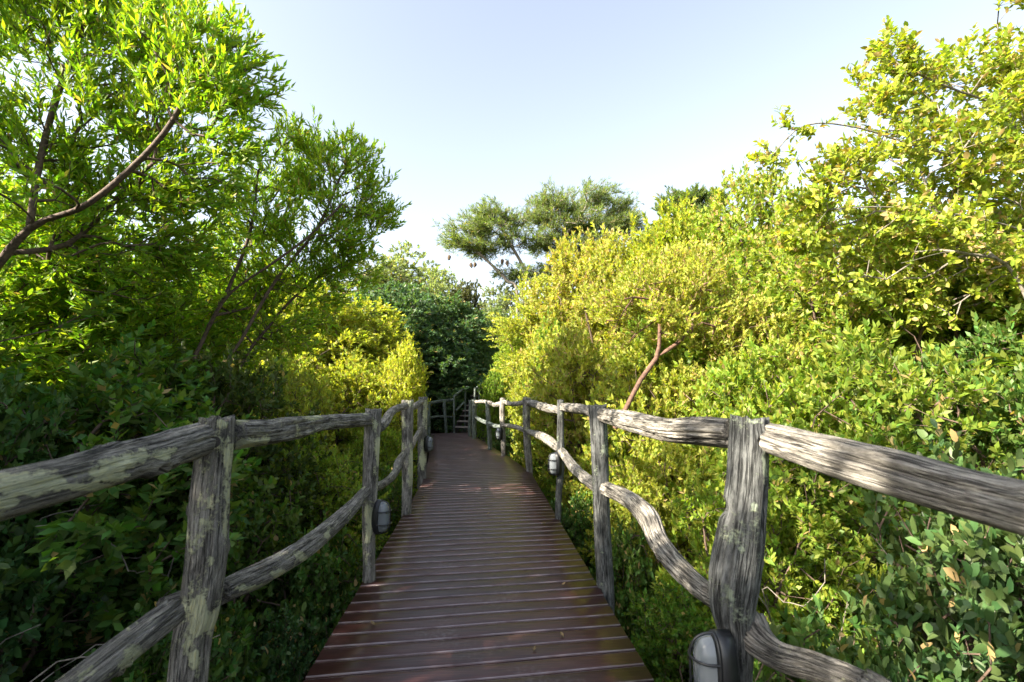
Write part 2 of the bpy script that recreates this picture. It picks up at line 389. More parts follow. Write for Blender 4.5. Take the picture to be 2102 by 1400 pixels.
def lobe_targets(rng, lobes, density, shell=0.72, gap=-0.30, shag=0.30):
    """twig ends through a set of ellipsoids (cx,cy,cz,rx,ry,rz), mostly near their skins, in uneven clumps with gaps"""
    out = []; lo = np.array(lobes, dtype=float)
    for (cx, cy, cz, rx, ry, rz) in lobes:
        area = 4 * math.pi * (((rx * ry) ** 1.6 + (rx * rz) ** 1.6 + (ry * rz) ** 1.6) / 3) ** (1 / 1.6)
        n = max(8, int(area * density * 1.35))
        d = unit(rng.normal(size=(n, 3)))
        r = np.where(rng.random(n) < 0.75, rng.uniform(shell, 1.0, n), rng.uniform(0.2, shell, n))
        ph = rng.uniform(0, 6.28, 6)
        bump = 1 + shag * (np.sin(d[:, 0] * 4 + ph[0]) * np.sin(d[:, 1] * 4 + ph[1]) + 0.7 * np.sin(d[:, 2] * 6 + ph[2] + d[:, 0] * 5) * np.sin(d[:, 1] * 7 + ph[3]))
        p = d * (r * bump)[:, None] * np.array([rx, ry, rz]) + np.array([cx, cy, cz])
        f = 2.6 / ((rx * ry * rz) ** (1 / 3)); q = p * f
        nz = np.sin(q[:, 0] + ph[4]) * np.sin(q[:, 1] + ph[5]) + np.sin(q[:, 2] * 1.3 + ph[0]) * np.sin(q[:, 0] * 0.7 + ph[1]) + 0.6 * np.sin(q[:, 1] * 2.1 + ph[2]) * np.sin(q[:, 2] * 1.9 + ph[3])
        keep = nz + rng.normal(size=n) * 0.25 > gap
        for L2 in lo:
            q = np.linalg.norm((p - L2[:3]) / L2[3:], axis=1)
            if abs(L2[0] - cx) + abs(L2[1] - cy) + abs(L2[2] - cz) > 1e-6: keep &= q > 0.55
        out.append(p[keep])
    return np.concatenate(out)

def grow(rng, stems, targets, seg=0.16, wpath=0.22, bend=0.35, jit=0.02):
    """join every twig end to the nearest limb: a branching skeleton. returns pos, parent, tip index"""
    cap = 200000
    pos = np.zeros((cap, 3)); par = np.full(cap, -1, int); pl = np.zeros(cap); dirs = np.zeros((cap, 3)); n = 0
    for st in stems:
        pts = catmull(st, max(2, int(sum((Vector(st[i + 1]) - Vector(st[i])).length for i in range(len(st) - 1)) / seg)))
        first = -1
        if n:                                         # a stem may start on an earlier one
            d = np.linalg.norm(pos[:n] - np.array(pts[0]), axis=1); j = int(d.argmin())
            if d[j] < 0.35: first = j
        for i, p in enumerate(pts):
            pos[n] = p; par[n] = first if i == 0 else n - 1
            if par[n] >= 0:
                d = pos[n] - pos[par[n]]; l = np.linalg.norm(d); pl[n] = pl[par[n]] + l; dirs[n] = d / max(l, 1e-6)
            else: dirs[n] = np.array((pts[1] - pts[0]).normalized())
            n += 1
    nstem = n
    tgt = targets
    dmin = np.full(len(tgt), 1e9)
    for k in range(0, nstem, 1): dmin = np.minimum(dmin, np.linalg.norm(tgt - pos[k], axis=1))
    order = np.argsort(dmin); tips = []
    for ti in order:
        t = tgt[ti]
        d = np.linalg.norm(pos[:n] - t, axis=1)
        j = int((d + wpath * pl[:n]).argmin()); dist = d[j]
        k = max(1, int(dist / seg)); c = pos[j] + dirs[j] * dist * bend
        c = c + np.array([0, 0, 0.05 * dist])
        prev = j
        for i in range(1, k + 1):
            s = i / k
            q = (1 - s) ** 2 * pos[j] + 2 * s * (1 - s) * c + s * s * t
            if i < k: q = q + rng.normal(size=3) * jit * min(1, dist)
            if n >= cap - 2: break
            pos[n] = q; par[n] = prev
            dd = q - pos[prev]; l = np.linalg.norm(dd); dirs[n] = dd / max(l, 1e-6); pl[n] = pl[prev] + l
            prev = n; n += 1
        tips.append(prev)
    return pos[:n].copy(), par[:n].copy(), dirs[:n].copy(), np.array(tips)

def branch_mesh(name, pos, par, dirs, tips, rtip=0.0035, power=0.42, rbase=None, sides=6, min_r=0.0):
    n = len(pos); cnt = np.zeros(n)
    cnt[tips] += 1
    for i in range(n - 1, 0, -1):
        if par[i] >= 0: cnt[par[i]] += max(cnt[i], 0.3)
    cnt = np.maximum(cnt, 0.5)
    rad = rtip * cnt ** power
    if rbase: rad = np.minimum(rad, 9) * 1.0; rad *= 1 + (rbase / rad.max() - 1) * (rad / rad.max()) ** 0.5
    ch = np.nonzero((par >= 0))[0]
    main = np.full(n, -1)
    for i in ch:
        j = par[i]
        if main[j] < 0 or cnt[i] > cnt[main[j]]: main[j] = i
    if min_r: ch = ch[rad[ch] >= min_r]
    pr = par[ch]; ismain = main[pr] == ch
    d1 = dirs[ch]; d0 = np.where(ismain[:, None], dirs[pr], d1)
    r1 = rad[ch]; r0 = np.where(ismain, rad[pr], np.minimum(rad[pr], rad[ch] * 1.15))
    ref = np.array([0.31, 0.87, 0.22])
    def frame(d):
        u = unit(np.cross(d, ref)); return u, np.cross(d, u)
    ang = np.arange(sides) * 2 * math.pi / sides
    V = []
    for d, r, p in ((d0, r0, pos[pr]), (d1, r1, pos[ch])):
        u, v = frame(d)
        V.append(p[:, None, :] + r[:, None, None] * (u[:, None, :] * np.cos(ang)[None, :, None] + v[:, None, :] * np.sin(ang)[None, :, None]))
    V = np.concatenate(V, axis=1).reshape(-1, 3)
    base = np.arange(len(ch))[:, None, None] * (2 * sides)
    k = np.arange(sides); q = np.stack([k, (k + 1) % sides, (k + 1) % sides + sides, k + sides], axis=1)[None]
    faces = (base + q).reshape(-1)
    return np_mesh(name, V, faces, np.full(len(ch) * sides, 4), smooth=True)

def leaf_mesh(name, rng, pos, dirs, par, tips, per, length, width, twig=0.22, up=0.35, fold=0.25, spread=0.85, rich=False, droop=0.0, outward=None, wild=0.25):
    T = len(tips); p0 = pos[tips]; d0 = dirs[tips].copy()
    if outward is not None:
        d0 = d0 + 0.7 * unit(p0 - outward)
    d0 = unit(d0 + np.array([0, 0, up]) + rng.normal(size=(T, 3)) * wild)
    n = T * per
    idx = np.repeat(np.arange(T), per)
    s = (np.tile(np.arange(per), T) + rng.uniform(-.4, .4, n)) / per
    tl = twig * rng.uniform(0.6, 1.2, T)[idx]
    d = d0[idx]
    base = p0[idx] + d * ((s - 0.35) * tl)[:, None]
    ref = unit(rng.normal(size=(T, 3)))[idx]
    u = unit(np.cross(d, ref)); v = np.cross(d, u)
    a = np.tile(np.arange(per), T) * 2.4 + rng.uniform(0, 6.28, T)[idx] + rng.normal(size=n) * 0.3
    rad = u * np.cos(a)[:, None] + v * np.sin(a)[:, None]
    k = spread * (1.15 - 0.6 * s)[:, None]
    ld = unit(d * 0.8 + rad * k + np.array([0, 0, 0.15 - droop]) + rng.normal(size=(n, 3)) * 0.22)
    L = length * rng.uniform(0.6, 1.25, n); Wd = width * rng.uniform(0.75, 1.2, n) * (L / length) ** 0.5
    nz = unit(np.cross(ld, np.cross(d + rng.normal(size=(n, 3)) * 0.35 + np.array([0, 0, 0.3]), ld)))
    sd_ = unit(np.cross(ld, nz))
    L_, W_ = L[:, None], Wd[:, None]
    tint = rng.random(n); tone = np.clip(0.5 + 0.22 * rng.normal(size=n) + 0.2 * (rng.random(T)[idx] - 0.5), 0, 1)
    if rich:       # two-bend blade with a crease: 7 points
        f = fold
        b = base; m1 = base + ld * L_ * 0.45 - nz * L_ * 0.02; tip = base + ld * L_ * 0.98 - nz * L_ * 0.16
        l1 = base + ld * L_ * 0.28 + (sd_ + nz * f) * W_ * 0.46; r1 = base + ld * L_ * 0.28 + (-sd_ + nz * f) * W_ * 0.46
        l2 = base + ld * L_ * 0.66 + (sd_ + nz * f * .6) * W_ * 0.44 - nz * L_ * 0.05; r2 = base + ld * L_ * 0.66 + (-sd_ + nz * f * .6) * W_ * 0.44 - nz * L_ * 0.05
        V = np.stack([b, l1, r1, m1, l2, r2, tip], axis=1).reshape(-1, 3)
        q = np.array([0, 3, 1, 0, 2, 3, 1, 3, 4, 3, 2, 5, 4, 3, 6, 3, 5, 6])
        faces = (np.arange(n)[:, None] * 7 + q[None]).reshape(-1); nf = 6
    else:
        b = base; tip = base + ld * L_
        l1 = base + ld * L_ * 0.45 + (sd_ + nz * fold) * W_ * 0.5; r1 = base + ld * L_ * 0.45 + (-sd_ + nz * fold) * W_ * 0.5
        V = np.stack([b, l1, r1, tip], axis=1).reshape(-1, 3)
        q = np.array([0, 3, 1, 0, 2, 3])
        faces = (np.arange(n)[:, None] * 4 + q[None]).reshape(-1); nf = 2
    return np_mesh(name, V, faces, np.full(n * nf, 3), {'tint': ('FACE', 'FLOAT', np.repeat(tint, nf)), 'tone': ('FACE', 'FLOAT', np.repeat(tone, nf))})

def height(x, y):
    sm = lambda a, b, t: (lambda s: s * s * (3 - 2 * s))(min(1, max(0, (t - a) / (b - a))))
    h = -1.35 + 1.15 * sm(9, 14.5, y) + 2.0 * sm(15.5, 27, y)
    h += 0.5 * sm(4, 14, abs(x)) + 0.12 * math.sin(x * 0.9 + 1) * math.cos(y * 0.7) + 1.5 * sm(30, 120, abs(y) + abs(x) * 0.3)
    return h

# ----- shrub prototypes: meshes made once, shared by copies
PROTO = {}
def proto(key, seed, h, r, nl, dens, per, length, width, stems=5, rich=False, lobe_r=0.42, low=0.12, spread=0.85, up=0.35, twig=0.22, droop=0.0, gap=-0.2, shag=0.3, flat_top=False, shell=0.72, wild=0.6):
    rng = np.random.default_rng(seed); rd = random.Random(seed)
    lobes = []
    for i in range(nl):
        t = (i + 0.5) / nl; z = h * (low + (0.86 - low) * t)
        prof = math.sin(math.pi * min(1, 0.30 + 0.62 * t)) ** 0.8
        a = i * 2.4 + rd.uniform(-.5, .5); rr = r * prof * rd.uniform(0.35, 0.72) if i < nl - 1 else r * 0.15
        s = r * lobe_r * rd.uniform(0.75, 1.25)
        lobes.append((rr * math.cos(a), rr * math.sin(a), z, s * rd.uniform(.9, 1.2), s * rd.uniform(.9, 1.2), s * rd.uniform(.75, 1.35) * (0.45 if flat_top else 1)))
    tg = lobe_targets(rng, lobes, dens, shell, gap, shag)
    st = []
    for i in range(stems):
        a = i * 6.28 / stems + rd.uniform(-.4, .4); k = rd.uniform(.25, .6) * r
        st.append([(0.06 * math.cos(a), 0.06 * math.sin(a), -0.15), (k * .35 * math.cos(a), k * .35 * math.sin(a), h * .28), (k * math.cos(a + .2), k * math.sin(a + .2), h * rd.uniform(.5, .75))])
    pos, par, dirs, tips = grow(rng, st, tg, seg=max(0.1, 0.07 * r + .05))
    bm_ = branch_mesh(key + "_wood", pos, par, dirs, tips, rtip=0.003, power=0.40, sides=5)
    lm = leaf_mesh(key + "_leaves", rng, pos, dirs, par, tips, per, length, width, twig=twig, spread=spread, up=up, rich=rich, droop=droop, outward=np.array([0, 0, h * .4]), wild=wild)
    co = np.empty(len(lm.vertices) * 3, np.float32); lm.vertices.foreach_get('co', co); co = co.reshape(-1, 3)
    PROTO[key] = (bm_, lm, float(np.percentile(co[:, 2], 99.3)), float(np.percentile(np.hypot(co[:, 0], co[:, 1]), 93)))

MATCOPY = {}
def with_mat(me, m):
    k = (me.name, m.name)
    if k not in MATCOPY:
        c = me.copy(); c.materials.clear(); c.materials.append(m); MATCOPY[k] = c
    return MATCOPY[k]

def plant(key, x, y, htop, rad, col, label, name='shrub', cat='shrub', group=None, leaf=None, bark=None, rz=None, base=None):
    """stand one copy of a prototype so that its top reaches z = htop and its half-width is rad"""
    bme, lme, h, r = PROTO[key]
    z = height(x, y) - 0.05 if base is None else base
    o = thing(name, label, cat, (x, y, z), random.uniform(0, 6.28) if rz is None else rz, group)
    s = (htop - z) / h; sr = rad / r
    o.scale = (sr * random.uniform(.94, 1.06), sr * random.uniform(.94, 1.06), s)
    tree = name.endswith('tree')
    a = bpy.data.objects.new('trunk' if tree else 'stem', with_mat(bme, bark or BARK)); a.parent = o; C.objects.link(a)
    b = bpy.data.objects.new('crown' if tree else 'foliage', with_mat(lme, leaf or LEAF)); b.parent = o; C.objects.link(b)
    b.color = (*col, 1)
    return o

def hero(name, label, cat, base, stems, lobes, dens, per, length, width, col, seed, bark=BARK, leaf=LEAF, rbase=0.09, twig=0.24, up=0.35, spread=0.85, rich=False, extra=None, outward=True, rtip=0.0035, droop=0.0, shell=.72, fold=.25, wpath=.22, gap=-.3, shag=.3, wild=.25):
    rng = np.random.default_rng(seed); b = Vector(base)
    lob = [(l[0] - b.x, l[1] - b.y, l[2] - b.z, l[3], l[4], l[5]) for l in lobes]
    st = [[tuple(Vector(p) - b) for p in s] for s in stems]
    tg = lobe_targets(rng, lob, dens, shell, gap, shag)
    if extra is not None: tg = np.concatenate([tg, np.array([tuple(Vector(e) - b) for e in extra])])
    pos, par, dirs, tips = grow(rng, st, tg, wpath=wpath)
    o = thing(name, label, cat, base)
    bm_ = branch_mesh(name + "_wood", pos, par, dirs, tips, rtip=rtip, power=0.40, rbase=rbase, sides=8)
    lm = leaf_mesh(name + "_leaves", rng, pos, dirs, par, tips, per, length, width, twig=twig, up=up, spread=spread, rich=rich, droop=droop, fold=fold, wild=wild,
                   outward=None if not outward else np.mean(np.array([l[:3] for l in lob]), axis=0) - np.array([0, 0, 1.0]))
    tree = name.endswith('tree')
    link('trunk' if tree else 'stem', bm_, bark, o)
    c = link('crown' if tree else 'foliage', lm, leaf, o); c.color = (*col, 1)
    return o

def lb(x, y, Y, r, ry=None, rd=None):
    """ellipsoid seen at photo point (x, y), Y metres ahead, r photo pixels across"""
    q = at(x, y, Y); k = Y / F
    return (q.x, q.y, q.z, r * k, (rd if rd else r * k), (ry or r) * k)
#@@SETTING
# ------------------------------------------------------------------ ground
def build_ground():
    xs = np.concatenate([-np.geomspace(900, 14, 22), np.arange(-12, 12.01, 0.5), np.geomspace(14, 900, 22)])
    ys = np.concatenate([-np.geomspace(900, 6, 16), np.arange(-4, 34.01, 0.5), np.geomspace(38, 1200, 22)])
    X, Y = np.meshgrid(xs, ys); Z = np.array([[height(x, y) for x in xs] for y in ys])
    V = np.stack([X, Y, Z], -1).reshape(-1, 3); nx, ny = len(xs), len(ys)
    i, j = np.meshgrid(np.arange(nx - 1), np.arange(ny - 1)); a = (j * nx + i).reshape(-1)
    f = np.stack([a, a + 1, a + nx + 1, a + nx], 1)
    o = link('ground', np_mesh('ground', V, f.reshape(-1), np.full(len(f), 4), smooth=True), GROUND); o['kind'] = 'structure'
build_ground()

# ------------------------------------------------------------------ boardwalk
LE = [(-9, -.83), (7.1, -.83), (9.15, -.97), (11.36, -1.16), (14.6, -1.5)]
RE = [(-9, .84), (7.76, .84), (9.34, .62), (11.27, .25), (14.6, -.33)]
def edge(E, y): return float(np.interp(y, [e[0] for e in E], [e[1] for e in E]))

def build_deck():
    pitch, tan = 0.131, math.tan(math.radians(4.4)); V, Fc, T, SHEEN = [], [], [], []
    rnd = random.Random(3); y = -1.6
    gap, bev, th = 0.009, 0.010, 0.027
    while y < 14.5:
        w = pitch - gap; dz = rnd.uniform(-.0012, .0012); tint = rnd.random(); skl = rnd.uniform(-.012, .012)
        for half in (0,):
            def endpt(E):
                x = edge(E, y)
                for _ in range(3): x = edge(E, y + x * tan)
                return x
            xl, xr = endpt(LE) + rnd.uniform(-.002, .002), endpt(RE) + rnd.uniform(-.002, .002)
            sec = [(-w / 2, -th), (-w / 2, -bev), (-w / 2 + bev * .12, -bev * .55), (-w / 2 + bev * .45, -bev * .18), (-w / 2 + bev, 0), (-w / 6, .0008), (w / 6, .0008), (w / 2 - bev, 0), (w / 2 - bev * .45, -bev * .18), (w / 2 - bev * .12, -bev * .55), (w / 2, -bev), (w / 2, -th)]
            m = 7; b0 = len(V); ns = len(sec)
            for i in range(m + 1):
                x = xl + (xr - xl) * i / m; cup = 0.0015 * math.sin(i * 1.3 + y * 5)
                for (a, z) in sec: V.append((x, y + x * tan + a, z + dz + cup * (0.5 if z < -.01 else 1) - 0.0005))
            for i in range(m):
                for k in range(ns):
                    k2 = (k + 1) % ns; Fc.append((b0 + i * ns + k, b0 + (i + 1) * ns + k, b0 + (i + 1) * ns + k2, b0 + i * ns + k2)); T.append(tint); SHEEN.append({2: .5, 3: 1, 7: 1, 8: .5}.get(k, 0))  # bevel faces take the painted sky sheen
            Fc.append(tuple(b0 + k for k in range(ns))); T.append(tint); SHEEN.append(0)
            Fc.append(tuple(b0 + m * ns + k for k in reversed(range(ns)))); T.append(tint); SHEEN.append(0)
        y += pitch
    me = np_mesh('boardwalk', np.array(V), [q for f in Fc for q in f], [len(f) for f in Fc], {'tint': ('FACE', 'FLOAT', np.array(T)), 'edge_sheen': ('FACE', 'FLOAT', np.array(SHEEN, dtype=float))})
    o = link('boardwalk', me, DECK); o['kind'] = 'structure'
    # joists and bearers under the planks
    bm = bmesh.new()
    def beam(p, q, w, h):
        p, q = Vector(p), Vector(q); d = (q - p).normalized(); s = Vector((-d.y, d.x, 0)) * w / 2; z = Vector((0, 0, h))
        vs = [bm.verts.new(v) for v in (p - s - z, p + s - z, p + s, p - s, q - s - z, q + s - z, q + s, q - s)]
        for f in ((0, 1, 2, 3), (7, 6, 5, 4), (0, 4, 5, 1), (1, 5, 6, 2), (2, 6, 7, 3), (3, 7, 4, 0)): bm.faces.new([vs[i] for i in f])
    for fr in (0.08, 0.5, 0.92):
        ys = [-1.6, 7.3, 9.2, 11.3, 14.3]
        for a, b in zip(ys, ys[1:]):
            pa = edge(LE, a) * (1 - fr) + edge(RE, a) * fr; pb = edge(LE, b) * (1 - fr) + edge(RE, b) * fr
            beam((pa, a, -.033), (pb, b, -.033), .05, .14)
    for y in (0.2, 2.0, 3.8, 5.6, 7.4, 9.2, 11.0, 12.8):
        for fr in (.12, .88):
            x = edge(LE, y) * (1 - fr) + edge(RE, y) * fr
            bmesh.ops.create_cone(bm, cap_ends=True, segments=10, radius1=.07, radius2=.06, depth=1.4, matrix=__import__('mathutils').Matrix.Translation((x, y, -.88)))
    bm_obj('substructure', bm, UNDER, o)
build_deck()

# ------------------------------------------------------------------ log railings
def post(parent, base, pts, Y, m, seed, **kw):
    P, R = pxlog(pts, Y, Y)
    P.reverse(); R.reverse()
    foot = P[0].copy(); foot.z = min(-0.75, foot.z - .4); P.insert(0, foot); R.insert(0, R[0] * 1.05)
    return timber('post', P, R, m, parent, seed, base=base, **kw)

def bolt(parent, p, nrm, base):
    bm = bmesh.new(); q = Vector(nrm).to_track_quat('Z', 'Y').to_matrix().to_4x4(); Mx = __import__('mathutils').Matrix.Translation(p - Vector(base)) @ q
    bmesh.ops.create_cone(bm, cap_ends=True, segments=20, radius1=.019, radius2=.019, depth=.006, matrix=Mx)
    bmesh.ops.create_cone(bm, cap_ends=True, segments=6, radius1=.011, radius2=.0105, depth=.022, matrix=Mx)
    return bm_obj('bolt', bm, IRON, parent)

LB = (-0.93, 1.74, 0)
left = thing('log_railing', 'lichen spotted grey log railing along the boardwalk edge shaded by the narrow leaved trees', 'railing', LB)
l1 = post(left, LB, [(446, 858, 76), (442, 920, 78), (433, 1010, 82), (425, 1130, 88), (408, 1250, 88), (385, 1400, 86)], 1.74, WOOD, 11, crust=[(410, 1255, 13, 26), (404, 1285, 11, 18), (455, 868, 12, 10), (468, 980, 9, 60), (464, 1090, 8, 40), (400, 1360, 10, 22), (432, 1150, 8, 12)], rough=.06, groove=.10,
          holes=[(1.62, 3.6, .035, .22), (1.50, 3.9, .03, .2), (1.33, 3.5, .045, .2), (.95, 3.8, .05, .2)], sides=84, step=.012, flat=0.12)
l2 = post(left, LB, [(767, 840, 34), (764, 900, 33), (759, 1000, 31), (757, 1100, 28), (757, 1205, 27)], 3.6, WOOD, 12, crust=[(775, 920, 7, 26), (757, 1080, 8, 50), (770, 870, 6, 12)], rough=.08, groove=.10)
l3 = post(left, LB, [(837, 822, 25), (836, 900, 23), (836, 980, 23), (834, 1060, 21)], 5.4, WOOD, 13, crust=[(845, 960, 6, 40), (828, 860, 5, 14)], rough=.09, groove=.08)
l4 = post(left, LB, [(869, 815, 20), (868, 880, 19), (867, 985, 17)], 7.4, WOOD, 14, crust=[(872, 850, 6, 20), (868, 930, 6, 30)], rough=.1, groove=.08)
l5 = post(left, LB, [(862, 824, 9), (861, 870, 9), (862, 920, 9)], 9.2, WOOD, 15, rough=.1)
p = at(440, 903, 1.74); tc_ = Vector((-p.x, -p.y, 0)).normalized()
bolt(l1, p + tc_ * .078, tc_ + Vector((-.1, 0, .05)), tuple(LB))
timber('post', [Vector((-.985, .0, -.8)), Vector((-.98, .0, .4)), Vector((-.985, .0, 1.27))], [.07, .066, .062], WOOD, left, 16, base=LB, rough=.08, groove=.1)
# top rails
def rail(parent, name, pts, Y0, Y1, m, seed, base, X=None, ys=None, pre=None, **kw):
    P, R = ([Vector(pre[0])], [pre[1]]) if pre else ([], [])
    n = len(pts)
    for i, (x, y, w) in enumerate(pts):
        Y = ys[i] if ys else Y0 + (Y1 - Y0) * i / (n - 1)
        q = at(x, y, Y) if X is None else atx(x, y, X); P.append(q); R.append(half(w, q, (y - 700) / F))
    return timber(name, P, R, m, parent, seed, base=base, **kw)

rail(left, 'top_rail', [(0, 1016, 106), (210, 960, 92), (405, 905, 76)], 0, 0, WOOD, 21, LB, pre=((-.985, .02, 1.165), .055), ys=[.955, 1.22, 1.63], crust=[(52, 1004, 26, 11), (102, 990, 26, 12), (240, 952, 30, 15), (270, 944, 30, 13), (292, 940, 14, 16), (236, 975, 34, 11), (10, 1030, 22, 9), (165, 1000, 60, 6), (332, 934, 16, 11), (352, 925, 10, 8)], rough=.06, groove=.16, sides=84, step=.012)
rail(left, 'top_rail', [(478, 893, 62), (548, 888, 54), (612, 876, 45), (680, 866, 31), (757, 862, 27)], 0, 0, WOOD, 22, LB, crust=[(503, 914, 26, 10), (545, 908, 8, 14), (640, 858, 20, 5)], ys=[1.80, 2.05, 2.42, 2.95, 3.55], rough=.14, groove=.14, holes=[(.95, 2.2, .06, .3)], sides=84, step=.012)
rail(left, 'top_rail', [(780, 878, 19), (791, 864, 19), (806, 843, 17), (834, 833, 12)], 0, 0, WOOD_PALE, 23, LB, ys=[3.7, 4.1, 4.6, 5.3], rough=.15, groove=.1)
rail(left, 'top_rail', [(842, 838, 12), (851, 834, 13), (866, 824, 11)], 0, 0, WOOD_PALE, 24, LB, ys=[5.5, 6.2, 7.3], rough=.15)
# lower rails
rail(left, 'lower_rail', [(120, 1440, 88), (240, 1345, 78), (352, 1258, 66)], 0, 0, WOOD, 25, LB, pre=((-.985, .02, .60), .046), crust=[(275, 1350, 20, 26), (262, 1372, 16, 20), (312, 1338, 22, 9)], ys=[1.10, 1.29, 1.53], rough=.06, groove=.08, sides=84, step=.012)
rail(left, 'lower_rail', [(330, 1240, 26), (372, 1228, 34), (420, 1222, 40)], 0, 0, WOOD, 26, LB, ys=[1.74, 1.80, 1.84], rough=.12)
rail(left, 'lower_rail', [(452, 1216, 54), (548, 1172, 54), (612, 1134, 45), (680, 1082, 37), (722, 1042, 29), (752, 1008, 23)], 0, 0, WOOD, 27, LB, crust=[(619, 1143, 9, 10), (668, 1100, 9, 8), (520, 1206, 40, 8), (580, 1178, 24, 7)], ys=[1.85, 2.15, 2.45, 2.9, 3.25, 3.55], rough=.11, groove=.12, sides=64, step=.014)
rail(left, 'lower_rail', [(764, 1003, 19), (790, 991, 17), (809, 973, 17), (819, 948, 17), (830, 930, 13)], 0, 0, WOOD, 28, LB, ys=[3.7, 4.1, 4.5, 4.95, 5.3], rough=.12)
rail(left, 'lower_rail', [(842, 920, 12), (850, 905, 12), (864, 880, 10)], 0, 0, WOOD_PALE, 29, LB, ys=[5.6, 6.4, 7.3], rough=.12)

RB = (0.95, 1.62, 0)
right = thing('log_railing', 'crooked weathered log railing whose pale top rails catch the sun beside the broad leaved shrubs', 'railing', RB)
r1 = post(right, RB, [(1538, 858, 80), (1536, 930, 86), (1533, 1000, 88), (1524, 1080, 98), (1515, 1140, 106), (1508, 1190, 106), (1504, 1245, 96), (1510, 1300, 78), (1512, 1350, 72), (1512, 1460, 74)], 1.62, WOOD_DARK, 31, crust=[(1550, 975, 9, 7), (1522, 1130, 7, 7), (1549, 1041, 7, 9), (1498, 1218, 6, 7), (1560, 866, 22, 5), (1570, 950, 6, 40)], rough=.07, groove=.15,
          holes=[(1.72, 4.0, .02, .4), (1.30, 3.7, .03, .3)], sides=84, step=.012)
r2 = post(right, RB, [(1227, 832, 38), (1229, 900, 35), (1232, 980, 33), (1236, 1080, 33), (1243, 1215, 36)], 3.4, WOOD_DARK, 32, crust=[(1226, 838, 5, 4), (1244, 880, 5, 26)], rough=.09, groove=.1)
r3 = post(right, RB, [(1151, 821, 13), (1151, 880, 15), (1151, 960, 16), (1146, 1040, 13)], 5.1, WOOD_DARK, 33, rough=.1, groove=.08)
r4 = post(right, RB, [(1081, 816, 17), (1081, 860, 15), (1083, 920, 15), (1087, 968, 13)], 7.9, WOOD, 34, rough=.1, groove=.08)
r5 = post(right, RB, [(1032, 817, 11), (1031, 850, 11), (1033, 900, 11), (1034, 938, 10)], 9.65, WOOD_PALE, 35, rough=.12)
r6 = post(right, RB, [(1001, 824, 9), (1003, 860, 10), (1006, 922, 9)], 10.6, WOOD_GREEN, 36, rough=.1)
r7 = post(right, RB, [(974, 821, 10), (974, 850, 9), (973, 902, 9)], 12.8, WOOD_GREEN, 37, rough=.08)
r8 = post(right, RB, [(966, 822, 7), (965, 850, 7), (964, 896, 7)], 13.4, WOOD_GREEN, 38, rough=.08)
timber('post', [Vector((.985, .0, -.8)), Vector((.98, .0, .4)), Vector((.985, .0, 1.27))], [.074, .07, .064], WOOD_DARK, right, 39, base=RB, rough=.08, groove=.1)
rail(right, 'top_rail', [(2102, 1044, 122), (1850, 976, 104), (1700, 935, 84), (1577, 899, 64)], 0, 0, WOOD_PALE, 41, RB, pre=((.985, .02, 1.165), .060), ys=[.84, 1.08, 1.31, 1.58], rough=.07, groove=.10, holes=[(.62, 2.6, .035, .25)], sides=84, step=.012)
rail(right, 'top_rail', [(1506, 890, 60), (1440, 886, 58), (1370, 882, 47), (1300, 866, 43), (1236, 852, 26)], 0, 0, WOOD_PALE, 42, RB, ys=[1.66, 1.85, 2.15, 2.6, 3.35], rough=.09, groove=.15, sides=84, step=.012)
rail(right, 'top_rail', [(1222, 846, 24), (1190, 840, 22), (1156, 836, 17)], 0, 0, WOOD_PALE, 43, RB, ys=[3.45, 4.15, 5.05], rough=.13)
rail(right, 'top_rail', [(1150, 843, 16), (1118, 836, 17), (1086, 827, 14)], 0, 0, WOOD_PALE, 44, RB, ys=[5.15, 6.3, 7.85], rough=.14)
rail(right, 'top_rail', [(1077, 826, 10), (1058, 829, 10), (1045, 828, 9), (1034, 824, 8)], 0, 0, WOOD_PALE, 45, RB, ys=[8.0, 8.6, 9.1, 9.6], rough=.14)
rail(right, 'top_rail', [(1030, 827, 9), (1016, 831, 9), (1003, 825, 7)], 0, 0, WOOD_PALE, 46, RB, ys=[9.7, 10.1, 10.6], rough=.14)
rail(right, 'top_rail', [(1000, 825, 7), (988, 824, 7), (976, 825, 6)], 0, 0, WOOD_PALE, 47, RB, ys=[10.7, 11.6, 12.7], rough=.12)
rail(right, 'lower_rail', [(1880, 1470, 72), (1780, 1412, 66), (1680, 1372, 62), (1610, 1352, 62), (1560, 1318, 78), (1536, 1280, 84)], 0, 0, WOOD, 51, RB, pre=((.985, .02, .64), .046), ys=[1.06, 1.18, 1.34, 1.46, 1.56, 1.62], rough=.15, groove=.16, sides=84, step=.012)
rail(right, 'lower_rail', [(1500, 1252, 44), (1447, 1216, 46), (1398, 1172, 48), (1354, 1116, 44), (1332, 1066, 44), (1296, 1030, 38), (1243, 1003, 28)], 0, 0, WOOD_PALE, 52, RB, ys=[1.70, 1.88, 2.12, 2.4, 2.65, 2.95, 3.35], rough=.11, groove=.12, sides=84, step=.012)
rail(right, 'lower_rail', [(1226, 1000, 24), (1200, 980, 25), (1176, 957, 22), (1153, 926, 17)], 0, 0, WOOD, 53, RB, ys=[3.45, 3.95, 4.5, 5.05], rough=.12)
rail(right, 'lower_rail', [(1148, 921, 17), (1124, 902, 18), (1106, 893, 15), (1086, 887, 12)], 0, 0, WOOD_PALE, 54, RB, ys=[5.15, 6.0, 6.8, 7.8], rough=.13)
rail(right, 'lower_rail', [(1078, 883, 10), (1056, 876, 10), (1035, 873, 8)], 0, 0, WOOD_PALE, 55, RB, ys=[8, 8.8, 9.6], rough=.1)
rail(right, 'lower_rail', [(1030, 875, 8), (1015, 874, 9), (1003, 868, 8)], 0, 0, WOOD_GREEN, 56, RB, ys=[9.7, 10.2, 10.6], rough=.1)
